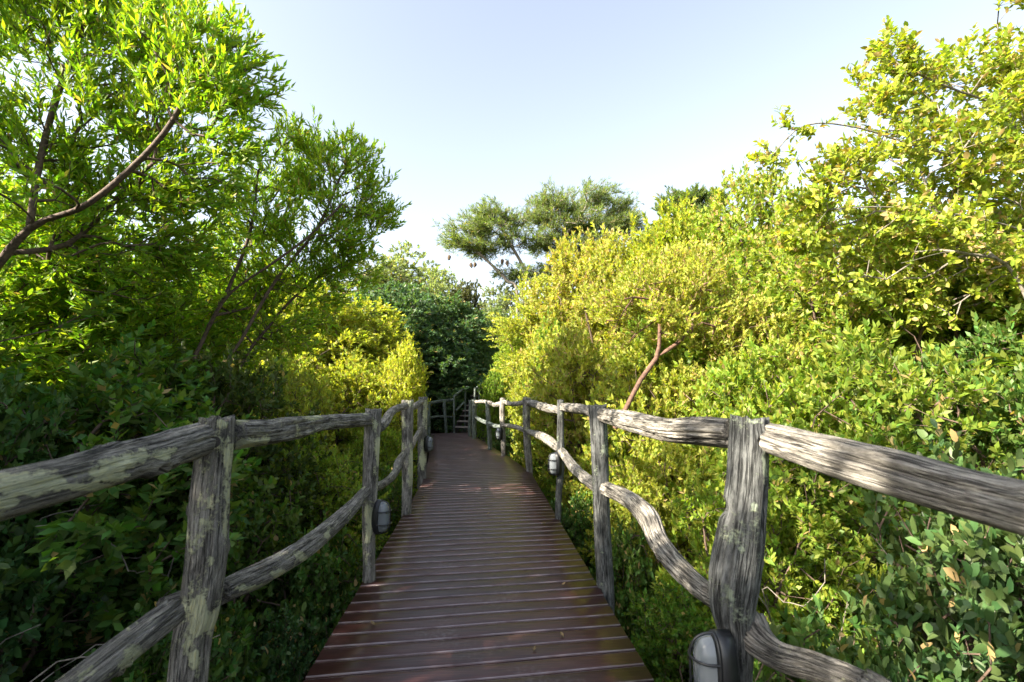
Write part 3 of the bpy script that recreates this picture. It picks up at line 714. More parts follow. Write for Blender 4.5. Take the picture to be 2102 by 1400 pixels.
rail(right, 'lower_rail', [(1001, 868, 8), (990, 864, 8), (977, 857, 6)], 0, 0, WOOD_GREEN, 57, RB, ys=[10.7, 11.6, 12.7], rough=.1)

FB = tuple(at(913, 885, 14.7)); FB = (FB[0], FB[1], 0)
far = thing('log_railing', 'short dark log railing across the far end of the boardwalk beside the steps', 'railing', FB)
post(far, FB, [(912, 822, 7), (913, 850, 6), (916, 886, 6)], 14.7, WOOD_GREEN, 61, rough=.1)
post(far, FB, [(880, 824, 7), (880, 850, 7), (881, 886, 7)], 14.4, WOOD_GREEN, 62, rough=.1)
rail(far, 'top_rail', [(878, 829, 7), (895, 825, 6), (932, 820, 5)], 14.4, 14.8, WOOD_GREEN, 63, FB, rough=.1)
rail(far, 'lower_rail', [(878, 859, 5), (897, 855, 5), (928, 856, 4)], 14.4, 14.8, WOOD_GREEN, 64, FB, rough=.1)

# ------------------------------------------------------------------ steps up into the wood
def build_steps():
    b = at(948, 890, 14.7); b = (b.x, b.y, 0)
    s = thing('staircase', 'narrow wooden steps with pole handrails climbing into the dark trees', 'stairs', b)
    hd = math.radians(15); fw = Vector((math.sin(hd), math.cos(hd), 0)); rt = Vector((math.cos(hd), -math.sin(hd), 0))
    L0 = Vector((-.80, 14.75, 0)) - Vector(b)
    for k in range(7):
        bm = bmesh.new(); o0 = L0 + fw * (.30 * k) + Vector((0, 0, .155 * (k + 1)))
        q = [o0, o0 + rt * .72, o0 + rt * .72 + fw * .29, o0 + fw * .29]
        lo = [bm.verts.new(v - Vector((0, 0, .035))) for v in q]; hi = [bm.verts.new(v) for v in q]
        bm.faces.new(hi); bm.faces.new(lo[::-1])
        for i in range(4): bm.faces.new((lo[i], lo[(i + 1) % 4], hi[(i + 1) % 4], hi[i]))
        bmesh.ops.bevel(bm, geom=bm.edges[:], offset=.005, segments=1, affect='EDGES')
        bm_obj('tread', bm, STEP, s)
    for side in (0.0, .72):
        bm = bmesh.new(); o0 = L0 + rt * (side + (-.025 if side == 0 else .025))
        a = o0 - fw * .1 + Vector((0, 0, -.35)); e = a + fw * 3.0 + Vector((0, 0, 1.55)); h = Vector((0, 0, .30)); w = rt * .02
        v = [bm.verts.new(p_) for p_ in (a - w, a + w, a + w + h, a - w + h, e - w, e + w, e + w + h, e - w + h)]
        for f in ((3, 2, 1, 0), (4, 5, 6, 7), (0, 1, 5, 4), (1, 2, 6, 5), (2, 3, 7, 6), (3, 0, 4, 7)): bm.faces.new([v[i] for i in f])
        bm_obj('stringer', bm, UNDER, s)
    B = Vector(b)
    def pole(name, pts, sd):
        return timber(name, [p_ for p_ in pts], [.032] * len(pts), WOOD_GREEN, s, sd, base=b, rough=.06, sides=12, step=.1)
    n1, n2 = at(932, 812, 14.7), at(955, 795, 15.7)
    pole('handrail_post', [Vector((n1.x + .02, n1.y, -.25)), n1], 71); pole('handrail_post', [Vector((n2.x, n2.y, -.1)), n2], 72)
    n3 = n2 + (n2 - n1) * 1.0 + fw * .6
    pole('handrail', [n1 + Vector((0, 0, -.02)), n2 + Vector((0, 0, -.02)), n3], 73)
    m1, m2 = at(936, 843, 14.7), at(953, 825, 15.7); pole('middle_rail', [m1, m2], 74)
    k1, k2 = at(975, 796, 14.95), at(984, 794, 15.9)
    pole('handrail_post', [Vector((k1.x, k1.y, -.1)), k1], 75); pole('handrail_post', [Vector((k2.x, k2.y, .1)), k2], 76)
    pole('handrail', [at(978, 797, 15.2), at(984, 790, 15.9), at(991, 780, 16.8)], 77)
STEP = plain("grey_step_board", (0.20, 0.17, 0.16), 0.6)
build_steps()

# ------------------------------------------------------------------ bulkhead lamps
def oval(bm, w, h, x0, x1, seg=36, bevel=.008):
    rings = []
    for (x, s) in ((x0, 1.0), (x1 - bevel, 1.0), (x1 - bevel * .3, 1 - bevel / w * .5), (x1, 1 - bevel / w * 1.6)):
        ring = []
        for k in range(seg):
            a = 2 * math.pi * k / seg; c, s_ = math.cos(a), math.sin(a)
            y = w * math.copysign(abs(c) ** .8, c) * s; z = h * math.copysign(abs(s_) ** .8, s_) * (1 - (1 - s) * w / h)
            ring.append(bm.verts.new((x, y, z)))
        rings.append(ring)
    for r0, r1 in zip(rings, rings[1:]):
        for k in range(seg): bm.faces.new((r0[k], r0[(k + 1) % seg], r1[(k + 1) % seg], r1[k]))
    bm.faces.new(rings[0][::-1]); bm.faces.new(rings[-1])

def dome_pt(a, t, w, h, d, x0):
    c, s_ = math.cos(a), math.sin(a)
    k = math.cos(t) ** .55
    return Vector((x0 + d * math.sin(t), w * math.copysign(abs(c) ** .8, c) * k, (h - w) * math.copysign(abs(s_) ** .5, s_) * min(1, k * 1.2) * (1 if abs(s_) > .02 else 0) + w * s_ * k))

def bar(bm, pts, r, seg=8):
    prev = None
    for i, p_ in enumerate(pts):
        T = (Vector(pts[min(len(pts) - 1, i + 1)]) - Vector(pts[max(0, i - 1)])).normalized()
        u = T.orthogonal().normalized() if prev is None else (pu - T * pu.dot(T)).normalized(); pu = u; v = T.cross(u)
        ring = [bm.verts.new(Vector(p_) + (u * math.cos(6.2832 * k / seg) + v * math.sin(6.2832 * k / seg)) * r) for k in range(seg)]
        if prev:
            for k in range(seg): bm.faces.new((prev[k], prev[(k + 1) % seg], ring[(k + 1) % seg], ring[k]))
        prev = ring

def lamp(pos, rz, label):
    o = thing('bulkhead_lamp', label, 'lamp', pos, rz, 'bulkhead lamps on the railing posts')
    W_, H_ = .060, .125; o.scale = (.86, .86, .88)
    bm = bmesh.new(); oval(bm, W_ + .014, H_ + .014, -.012, .046); bm_obj('housing', bm, BLACK, o, True)
    bm = bmesh.new(); x0, d = .038, .085; seg = 40; rings = []
    for j in range(11):
        t = math.radians(86) * j / 10
        rings.append([bm.verts.new(dome_pt(6.28319 * k / seg + .01, t, W_, H_, d, x0)) for k in range(seg)])
    for a_, b_ in zip(rings, rings[1:]):
        for k in range(seg): bm.faces.new((a_[k], a_[(k + 1) % seg], b_[(k + 1) % seg], b_[k]))
    bm.faces.new(rings[-1]); bm_obj('glass_dome', bm, GLASS, o, True)
    bm = bmesh.new(); oval(bm, W_ + .013, H_ + .013, .046, .058, bevel=.010); bm_obj('rim', bm, BLACK, o, True)
    bm = bmesh.new()
    up_ = [(.05 + .088 * math.sin(a), 0, (H_ + .008) * math.copysign(abs(math.cos(a)) ** .45, math.cos(a))) for a in np.linspace(0, math.pi, 25)]
    bar(bm, up_, .0048)
    for z in (-.052, .052):
        bar(bm, [(.05 + .088 * math.sin(a) ** .7, (W_ + .008) * math.cos(a), z) for a in np.linspace(0, math.pi, 17)], .0048)
    bm_obj('guard', bm, BLACK, o, True)
    return o
q = at(1494, 1378, 1.56); lamp((q.x, q.y, q.z), math.radians(180 - 8), 'caged black bulkhead lamp on the thick dark post, nearest of the lamps')
q = at(771, 1060, 3.62); lamp(q, math.radians(-18), 'caged bulkhead lamp on the second post of the lichen spotted railing')
q = at(875, 911, 7.35); lamp(q, math.radians(-20), 'small bulkhead lamp on the fourth post of the lichen spotted railing')
q = at(1147, 952, 5.05); lamp(q, math.radians(180 + 10), 'bulkhead lamp on the thin third post of the sunlit railing')
q = at(1029, 890, 9.6); lamp(q, math.radians(180 + 10), 'tiny distant bulkhead lamp on the pale fifth post of the sunlit railing')
# ------------------------------------------------------------------ plants
#     key        seed h    r    lobes dens per  len    wid
proto('fine_a', 1, 2.6, 1.25, 11, 52, 18, .070, .036, up=.1, spread=1.0, twig=.20)
proto('fine_b', 2, 2.6, 1.25, 13, 52, 18, .064, .038, lobe_r=.36, up=.1, spread=1.0, twig=.20)
proto('tall_a', 3, 5.4, 1.6, 17, 38, 19, .092, .048, stems=6, lobe_r=.42, up=.1, spread=1.0, twig=.30, low=.08)
proto('tall_b', 4, 5.4, 1.6, 20, 40, 19, .086, .050, stems=6, lobe_r=.38, up=.1, spread=1.0, twig=.28, low=.08)
proto('tall_c', 14, 5.4, 1.6, 18, 40, 18, .080, .040, stems=6, lobe_r=.36, up=.25, spread=.9, twig=.34, low=.08, shag=.42, gap=-.1)
proto('slim_leaf', 15, 5.4, 1.6, 17, 38, 15, .105, .028, stems=6, lobe_r=.42, up=.4, spread=.7, twig=.26, low=.08, wild=.4)
proto('broad_a', 5, 1.5, .85, 8, 90, 13, .064, .037, rich=True, spread=1.1, up=.2, twig=.16)
proto('broad_b', 6, 1.5, .85, 9, 90, 13, .058, .033, rich=True, lobe_r=.38, spread=1.1, up=.2, twig=.16)
proto('tuft', 8, 3.3, .5, 9, 95, 14, .066, .028, spread=1.0, up=.3, lobe_r=.55, wild=.55, low=.55)
proto('far_a', 9, 7.0, 2.6, 18, 13, 15, .16, .065, stems=3, lobe_r=.28, low=.35, up=.1, gap=.0, shag=.4)
proto('far_b', 10, 7.0, 2.6, 15, 13, 15, .15, .06, stems=3, lobe_r=.30, low=.35, up=.1, gap=.0, shag=.4)
proto('far_dense', 11, 5.5, 2.2, 20, 26, 18, .13, .06, stems=5, lobe_r=.40, up=.1)

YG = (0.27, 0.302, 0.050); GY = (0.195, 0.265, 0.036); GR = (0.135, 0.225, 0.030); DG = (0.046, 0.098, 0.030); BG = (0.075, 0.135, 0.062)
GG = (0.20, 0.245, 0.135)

def pp(key, x, Y, ytop, wpx, col, label, dz=0, **kw):
    t = at(x, ytop, Y)
    return plant(key, t.x, Y, t.z, wpx / 2 * (1.25 if wpx > 145 else 1.0) * Y / F, col, label, **kw)

# --- narrow leaved tree, near, reaching in over the frame
hero('leafy_tree', 'tall tree with a long bare limb, tallest beside the lichen spotted railing', 'tree', (-6.1, 4.7, -1.2),
     [[(-6.1, 4.7, -1.3), (-5.9, 4.7, .8), tuple(at(-60, 610, 4.7)), tuple(at(60, 470, 4.7)), tuple(at(170, 425, 4.65)), tuple(at(270, 345, 4.6)), tuple(at(350, 255, 4.5)), tuple(at(400, 150, 4.4))],
      [tuple(at(60, 470, 4.7)), tuple(at(82, 330, 4.9)), tuple(at(120, 190, 5.0)), tuple(at(180, 30, 5.1)), tuple(at(220, -160, 5.1))],
      [tuple(at(20, 520, 4.75)), tuple(at(140, 500, 5.2)), tuple(at(240, 410, 5.4)), tuple(at(330, 320, 5.5))],
      [tuple(at(-60, 610, 4.7)), tuple(at(-130, 380, 4.6)), tuple(at(-190, 100, 4.6)), tuple(at(-120, -200, 4.6))]],
     [lb(70, 60, 5.1, 120), lb(220, 60, 5.0, 120), lb(360, 60, 4.6, 100), lb(450, 90, 4.5, 75), lb(505, 190, 4.6, 65), lb(420, 190, 4.5, 95), lb(470, 290, 4.6, 62),
      lb(120, 250, 5.2, 120), lb(290, 200, 5.0, 110), lb(60, 390, 5.3, 110), lb(230, 330, 5.4, 95), lb(350, 380, 5.2, 85), lb(180, 480, 5.5, 95), lb(430, 380, 5.2, 60),
      lb(200, -120, 5.0, 150), lb(-60, -60, 4.8, 150), lb(-120, 160, 4.6, 150), lb(60, 520, 5.6, 110), lb(330, 470, 5.6, 90), lb(260, 560, 5.8, 100), lb(400, 500, 5.8, 80),
      (-4.5, 3.3, 3.1, .8, .8, .8), (-4.8, 2.2, 3.5, .9, .9, .8), (-5.6, 2.4, 2.4, .8, .9, .7), (-4.9, 3.6, 2.0, .7, .7, .6)],  # lobes out of view, added to shade the boards
     68, 13, .100, .028, (0.185, 0.295, 0.024), 101, rbase=.037, spread=.6, up=.45)
# --- its unseen neighbour, added beside the viewpoint: it throws the shade over the near boards and the sunny railing
hero('leafy_tree', 'unseen slim leaved tree level with the viewpoint, added to shade the near boards', 'tree', (-5.9, -.4, -1.1),
     [[(-5.9, -.4, -1.2), (-5.8, -.4, 1.2), (-5.4, -.2, 2.8), (-5.0, 0, 4.2), (-4.9, .1, 5.3)], [(-5.8, -.4, 1.2), (-5.7, .6, 2.6), (-5.2, 1.2, 3.8)], [(-5.8, -.4, 1.2), (-5.7, -1.4, 2.8), (-5.3, -1.9, 4.6)]],
     [(-5.2, .7, 3.3, .9, 1, .8), (-5.4, -.6, 3.0, .9, .9, .8), (-4.9, -.7, 4.3, .8, .8, .6), (-5.2, -1.7, 3.4, .9, .9, .8), (-4.8, .6, 4.0, .7, .7, .6), (-4.8, 1.5, 4.0, .7, .7, .6), (-5.6, -.4, 2.2, .8, .9, .7), (-5.8, 1.0, 2.0, .8, .9, .7),
      (-5.2, -1.2, 6.5, .9, .9, .6), (-5.0, -.2, 6.4, .8, .8, .6), (-5.3, -2.6, 5.4, 1, 1, .8), (-5.3, -2.2, 6.6, .9, .9, .6), (-5.6, .6, 6.2, .8, .9, .6)],
     60, 13, .105, .027, (0.160, 0.265, 0.016), 108, rbase=.055, spread=.6, up=.45, gap=.2)
# --- second narrow leaved tree, many stems fanning out
hero('leafy_tree', 'narrow leaved tree with slim stems fanning out over the boardwalk', 'tree', (-3.9, 6.3, -1.1),
     [[(-3.9, 6.3, -1.2), tuple(at(385, 800, 6.3)), tuple(at(420, 690, 6.3)), tuple(at(470, 590, 6.4)), tuple(at(515, 470, 6.5)), tuple(at(530, 350, 6.5))],
      [tuple(at(420, 690, 6.3)), tuple(at(470, 605, 6.2)), tuple(at(560, 540, 6.2)), tuple(at(640, 480, 6.3)), tuple(at(720, 400, 6.4))],
      [(-3.6, 6.4, -1.2), tuple(at(450, 800, 6.4)), tuple(at(500, 690, 6.5)), tuple(at(570, 570, 6.6)), tuple(at(650, 470, 6.7)), tuple(at(700, 360, 6.7))],
      [(-3.4, 6.6, -1.2), tuple(at(480, 800, 6.8)), tuple(at(560, 660, 7.0)), tuple(at(640, 580, 7.1)), tuple(at(740, 520, 7.2))]],
     [lb(640, 300, 6.6, 66), lb(590, 350, 6.6, 75), lb(735, 330, 6.7, 48), lb(690, 390, 6.7, 80), lb(770, 410, 6.8, 52), lb(620, 450, 6.7, 85), lb(720, 480, 6.8, 66), lb(795, 450, 6.8, 32),
      lb(530, 430, 6.8, 80), lb(560, 540, 7.0, 85), lb(660, 560, 7.1, 75), lb(740, 550, 7.2, 40), lb(480, 520, 7.0, 80), lb(600, 640, 7.3, 80), lb(500, 640, 7.2, 85)],
     62, 13, .098, .027, (0.20, 0.305, 0.024), 102, rbase=.026, spread=.6, up=.45)
# --- broad leaved tree on the sunny side
hero('leafy_tree', 'broad leaved sunlit tree with arching bare twigs against the open sky', 'tree', (6.6, 5.0, -1.0),
     [[(6.6, 5.0, -1.1), (6.5, 5.0, .8), tuple(at(2180, 520, 5.0)), tuple(at(2090, 470, 5.0)), tuple(at(1960, 440, 4.9)), tuple(at(1820, 425, 4.8)), tuple(at(1700, 430, 4.8))],
      [tuple(at(2180, 520, 5.0)), tuple(at(2140, 360, 5.1)), tuple(at(2060, 230, 5.1)), tuple(at(1950, 180, 5.0)), tuple(at(1830, 130, 4.9))],
      [tuple(at(2140, 360, 5.1)), tuple(at(2010, 330, 5.0)), tuple(at(1880, 300, 4.9)), tuple(at(1760, 262, 4.8)), tuple(at(1650, 258, 4.8)), tuple(at(1575, 330, 4.8))],
      [(6.4, 4.7, -1.0), tuple(at(2110, 620, 4.6)), tuple(at(1980, 520, 4.6)), tuple(at(1850, 540, 4.6))]],
     [lb(1830, 140, 5.0, 62, 85), lb(1800, 220, 5.0, 50), lb(1900, 190, 5.1, 70), lb(1990, 140, 5.1, 70), lb(2090, 120, 5.2, 70), lb(2060, 230, 5.1, 90), lb(1940, 290, 5.0, 90), lb(1830, 320, 5.0, 80), lb(1740, 330, 4.9, 60),
      lb(2080, 360, 5.2, 100), lb(1950, 390, 5.1, 90), lb(1830, 420, 5.0, 75), lb(1700, 400, 4.9, 55), lb(2180, 240, 5.2, 120), lb(2220, 420, 5.3, 120), lb(2080, 480, 5.3, 90), lb(1930, 500, 5.2, 90), lb(1800, 500, 5.1, 70), lb(1590, 330, 4.85, 40), lb(1950, 470, 4.6, 62), lb(2080, 545, 4.6, 60), lb(2090, -2, 5.0, 40, 12), lb(1880, 590, 5.3, 90), lb(2030, 580, 5.3, 100), lb(1740, 560, 5.3, 75), lb(1650, 470, 5.2, 60), lb(2150, 540, 5.2, 90), lb(1680, 262, 4.8, 26, 16), lb(1620, 250, 4.8, 16, 12)],
     52, 12, .082, .043, (0.225, 0.285, 0.035), 103, bark=BARK_GREY, leaf=LEAF_DRY, rbase=.016, spread=1.0, up=.2, rich=True, fold=.3)
# --- shrub with the leaning red trunk
hero('shrub', 'tall yellow green shrub with a leaning reddish trunk that forks above the railing', 'shrub', tuple(at(1262, 872, 5.7)),
     [[tuple(at(1262, 880, 5.7)), tuple(at(1285, 838, 5.7)), tuple(at(1318, 775, 5.7)), tuple(at(1350, 728, 5.7)), tuple(at(1355, 655, 5.7))],
      [tuple(at(1345, 735, 5.7)), tuple(at(1390, 705, 5.7)), tuple(at(1425, 670, 5.7))]],
     [lb(1350, 610, 6.2, 80), lb(1430, 600, 6.2, 85), lb(1280, 640, 6.4, 65), lb(1480, 660, 6.2, 75), lb(1400, 560, 6.4, 60), lb(1392, 668, 5.5, 34), lb(1352, 640, 5.5, 30)],
     80, 20, .058, .027, YG, 104, bark=BARK_RED, leaf=LEAF_DRY, rbase=.030)

# --- flat topped thorn trees in the distance
ACA = dict(leaf=LEAF, bark=BARK_GREY)
hero('thorn_tree', 'flat topped thorn tree on forked pale limbs with small nests hanging', 'tree', (2.0, 24.0, .8),
     [[(2.4, 24, .6), tuple(at(1095, 620, 24)), tuple(at(1080, 560, 24)), tuple(at(1050, 505, 24)), tuple(at(1030, 470, 24))],
      [(1.6, 24, .6), tuple(at(1062, 610, 24)), tuple(at(1040, 575, 24)), tuple(at(1000, 535, 24)), tuple(at(970, 510, 24))],
      [tuple(at(1095, 620, 24)), tuple(at(1120, 560, 24.2)), tuple(at(1150, 500, 24.4)), tuple(at(1200, 430, 24.5)), tuple(at(1205, 385, 24.5))],
      [tuple(at(1120, 560, 24.2)), tuple(at(1190, 510, 24.5)), tuple(at(1260, 460, 24.5))]],
     [lb(1000, 444, 24, 40, 9, 1.6), lb(1045, 456, 24, 38, 10, 1.4), lb(962, 474, 24, 42, 8, 1.6), lb(1010, 480, 24, 48, 11, 1.6), lb(938, 500, 24, 32, 7, 1.2), lb(990, 512, 24.2, 46, 8, 1.4), lb(1055, 498, 24, 34, 12, 1.4),
      lb(1125, 416, 24.4, 36, 11, 1.5), lb(1165, 436, 24.5, 50, 13, 2.0), lb(1225, 410, 24.5, 44, 12, 1.7), lb(1272, 436, 24.5, 38, 12, 1.6), lb(1204, 388, 24.5, 10, 16, .3), lb(1105, 455, 24.5, 34, 14, 1.7), lb(1190, 468, 24.6, 66, 14, 2.0), lb(1265, 468, 24.6, 46, 12, 1.8), lb(1120, 500, 24.6, 44, 15, 1.8), lb(1296, 456, 24.5, 26, 6, .9), lb(1215, 505, 24.6, 60, 14, 1.8), lb(1060, 560, 24.6, 40, 12, 1.2), lb(1130, 560, 24.8, 50, 16, 1.4)],
     21, 16, .24, .030, (0.125, 0.17, 0.055), 105, rbase=.13, up=.15, spread=.7, bark=BARK_GREY, wpath=.12, rtip=.008, gap=-.5, shag=.45, wild=.45, twig=.45)
hero('thorn_tree', 'dark rounded top of a thorn tree rising behind the yellow hedge', 'tree', (9.2, 21, .9),
     [[(9.2, 21, .6), tuple(at(1425, 560, 21)), tuple(at(1420, 460, 21)), tuple(at(1425, 410, 21))]],
     [lb(1385, 425, 21, 42, 32), lb(1430, 412, 21, 38, 22), lb(1465, 420, 21, 34, 28), lb(1420, 460, 21, 60, 34), lb(1370, 480, 21, 46, 30), lb(1475, 465, 21, 40, 30)],
     38, 20, .18, .034, (0.10, 0.15, 0.04), 106, rbase=.10, up=.6, spread=.6, bark=BARK_GREY, rtip=.007)

# --- greyish trees on the skyline
for x, Y, yt, w, col, key, lab in [
    (825, 30, 512, 170, GG, 'far_a', 'sparse grey green tree on the skyline above the dark evergreens'),
    (912, 32, 560, 90, GG, 'far_b', 'small twiggy tree standing against the low sky'),
    (880, 27, 575, 140, GG, 'far_b', 'grey leaved bush on the rise between the skyline trees'),
    (960, 27, 588, 120, (0.075, 0.085, 0.035), 'far_dense', 'low olive bush at the foot of the flat topped thorn tree'),
    (1040, 25, 575, 120, GG, 'far_a', 'pale feathery tree below the thorn tree nests'),
    (770, 24, 540, 180, (0.075, 0.095, 0.045), 'far_a', 'dull green tree between the fanning stems and the skyline')]:
    pp(key, x, Y, yt, w, col, lab, name='distant_tree', cat='tree', bark=BARK_GREY)

# --- dark evergreens behind the steps
for x, Y, yt, w, col, lab in [
    (800, 17, 598, 230, BG, 'broad dark evergreen behind the bright pointed shrub'),
    (890, 18.5, 612, 210, BG, 'dark evergreen filling the hollow behind the steps'),
    (965, 18.5, 640, 110, (0.09, 0.16, 0.05), 'mid green evergreen beside the hollow above the steps'),
    (905, 16.9, 715, 120, DG, 'dark evergreen overhanging the short far railing'),
    (1010, 21, 640, 130, (0.11, 0.16, 0.05), 'rounded evergreen between the steps and the thorn tree')]:
    pp('far_dense', x, Y, yt, w, col, lab, name='evergreen_tree', cat='tree', leaf=LEAF_GLOSSY)

# --- shaded side: wall of shrubs
for key, x, Y, yt, w, col, lab, kw in [
    ('slim_leaf', -60, 6.2, 470, 620, (0.17, 0.275, 0.03), 'tall shrub in shade under the long bare limb', {}),
    ('slim_leaf', 190, 6.9, 470, 460, (0.17, 0.275, 0.03), 'green shrub behind the lichen spotted first post', {}),
    ('slim_leaf', 340, 7.6, 585, 340, (0.18, 0.285, 0.03), 'shrub at the foot of the fanning slim stems', {}),
    ('slim_leaf', 490, 8.6, 690, 240, GY, 'half lit shrub behind the fanning slim stems', {}),
    ('fine_a', 150, 4.3, 720, 560, (.085, .165, .032), 'deep green leafy shrub just above the lichened top rail', {}),
    ('fine_b', 400, 5.0, 742, 330, (0.055, 0.085, 0.02), 'low green shrub behind the knotted second top rail', {}),
    ('fine_b', -160, 3.2, 640, 480, (.065, .13, .034), 'dark shrub at the edge of the view under the tallest tree', dict(leaf=LEAF_GLOSSY)),
    ('fine_a', 590, 7.0, 760, 200, YG, 'yellow green shrub peeping over the knotted rail', {}),
    ('tall_a', 640, 12.2, 600, 240, YG, 'sunlit bushy shrub left of the dark evergreens', {}),
    ('tall_b', 738, 12.8, 636, 200, YG, 'bright rounded shrub in front of the broad dark evergreen', {}),
    ('fine_a', 690, 10.2, 735, 210, YG, 'low sunlit shrub behind the second lichen spotted post', {}),
    ('fine_b', 780, 10.9, 755, 160, YG, 'low bright shrub behind the third lichen spotted post', {}),
    ('tuft', 836, 9.6, 698, 84, (0.33, 0.36, 0.045), 'bright yellow pointed shrub beside the dark hollow', {}),
    ('tuft', 800, 10.8, 760, 70, YG, 'upright tufted shrub next to the bright pointed one', {}),
    ('fine_b', 830, 12.4, 790, 60, GY, 'small shrub behind the fourth lichen spotted post', {})]:
    pp(key, x, Y, yt, w, col, lab, **kw)
for x, y, zt, r, col, lab in [
    (-9.0, 9.5, 5.2, 2.0, GR, 'tall shrub glimpsed behind the tallest tree'), (-7.2, 12.0, 4.6, 1.9, GR, 'tall shrub glimpsed through the long bare limb'),
    (-5.6, 13.0, 4.6, 1.8, GY, 'tall shrub glimpsed through the fanning stems'), (-11.5, 12.5, 5.8, 2.3, GR, 'tall shrub deep in the shaded side'),
    (-5.0, 16.5, 4.6, 2.0, GY, 'tall shrub between the fanning stems and the broad dark evergreen')]:
    plant('tall_a' if x < -8 else 'tall_b', x, y, zt, r, col, lab)
for x, y, zt, r, col, lab in [
    (9.5, 9.5, 4.6, 2.0, GY, 'tall shrub glimpsed below the broad leaved crown'), (8.0, 12.5, 5.4, 2.0, GY, 'tall shrub behind the arching bare twigs'),
    (12.5, 11.5, 5.4, 2.3, GR, 'tall shrub deep in the sunny bank'), (5.6, 14.0, 5.0, 1.9, YG, 'tall golden shrub behind the tallest yellow one')]:
    plant('tall_b' if x < 9 else 'tall_a', x, y, zt, r, col, lab)
for x, y, zt, r, lab in [(-5.2, 3.9, 4.1, 1.1, 'tall slim leaved shrub added for shade, hiding the foot of the tallest tree'), (-5.1, 2.6, 4.5, 1.15, 'tall slim leaved shrub added for shade beside the foot of the tallest tree'),
                         (-5.2, 1.3, 4.6, 1.15, 'unseen tall slim leaved shrub added for shade just ahead of the viewpoint'), (-5.1, 0.0, 4.6, 1.15, 'unseen tall slim leaved shrub added for shade level with the viewpoint'),
                         (-5.2, -1.4, 4.7, 1.2, 'unseen tall slim leaved shrub added for shade just behind the viewpoint'), (-5.5, -3.0, 4.8, 1.3, 'unseen tall slim leaved shrub added for shade farther behind the viewpoint')]:
    plant('slim_leaf', x, y, zt, r, GR, lab)  # shrubs added out of view to keep the sun off the boards
# below the lichened rail
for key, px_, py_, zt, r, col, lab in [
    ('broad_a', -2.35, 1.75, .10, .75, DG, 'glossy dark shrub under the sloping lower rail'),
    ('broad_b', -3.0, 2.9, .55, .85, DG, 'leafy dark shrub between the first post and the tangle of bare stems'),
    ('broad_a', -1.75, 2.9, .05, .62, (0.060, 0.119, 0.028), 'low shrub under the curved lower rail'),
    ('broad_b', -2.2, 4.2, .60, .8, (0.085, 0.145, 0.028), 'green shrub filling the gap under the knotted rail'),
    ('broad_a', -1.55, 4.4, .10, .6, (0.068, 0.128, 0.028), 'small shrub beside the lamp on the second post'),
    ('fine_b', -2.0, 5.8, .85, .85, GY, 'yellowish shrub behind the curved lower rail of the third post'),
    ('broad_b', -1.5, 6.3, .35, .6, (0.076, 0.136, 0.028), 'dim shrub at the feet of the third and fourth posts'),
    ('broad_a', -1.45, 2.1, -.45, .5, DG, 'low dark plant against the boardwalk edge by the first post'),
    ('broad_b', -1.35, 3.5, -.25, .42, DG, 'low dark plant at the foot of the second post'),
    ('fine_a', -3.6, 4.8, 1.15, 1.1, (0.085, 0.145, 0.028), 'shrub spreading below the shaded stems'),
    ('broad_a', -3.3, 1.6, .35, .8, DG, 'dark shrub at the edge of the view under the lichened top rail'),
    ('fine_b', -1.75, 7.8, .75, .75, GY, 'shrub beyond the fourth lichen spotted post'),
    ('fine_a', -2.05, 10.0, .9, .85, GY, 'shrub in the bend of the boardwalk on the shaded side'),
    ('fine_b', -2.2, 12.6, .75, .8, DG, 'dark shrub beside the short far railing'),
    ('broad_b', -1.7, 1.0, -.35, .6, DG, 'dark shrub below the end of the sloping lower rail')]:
    plant(key, px_, py_, zt, r, col, lab, leaf=LEAF_GLOSSY if col is DG else LEAF)

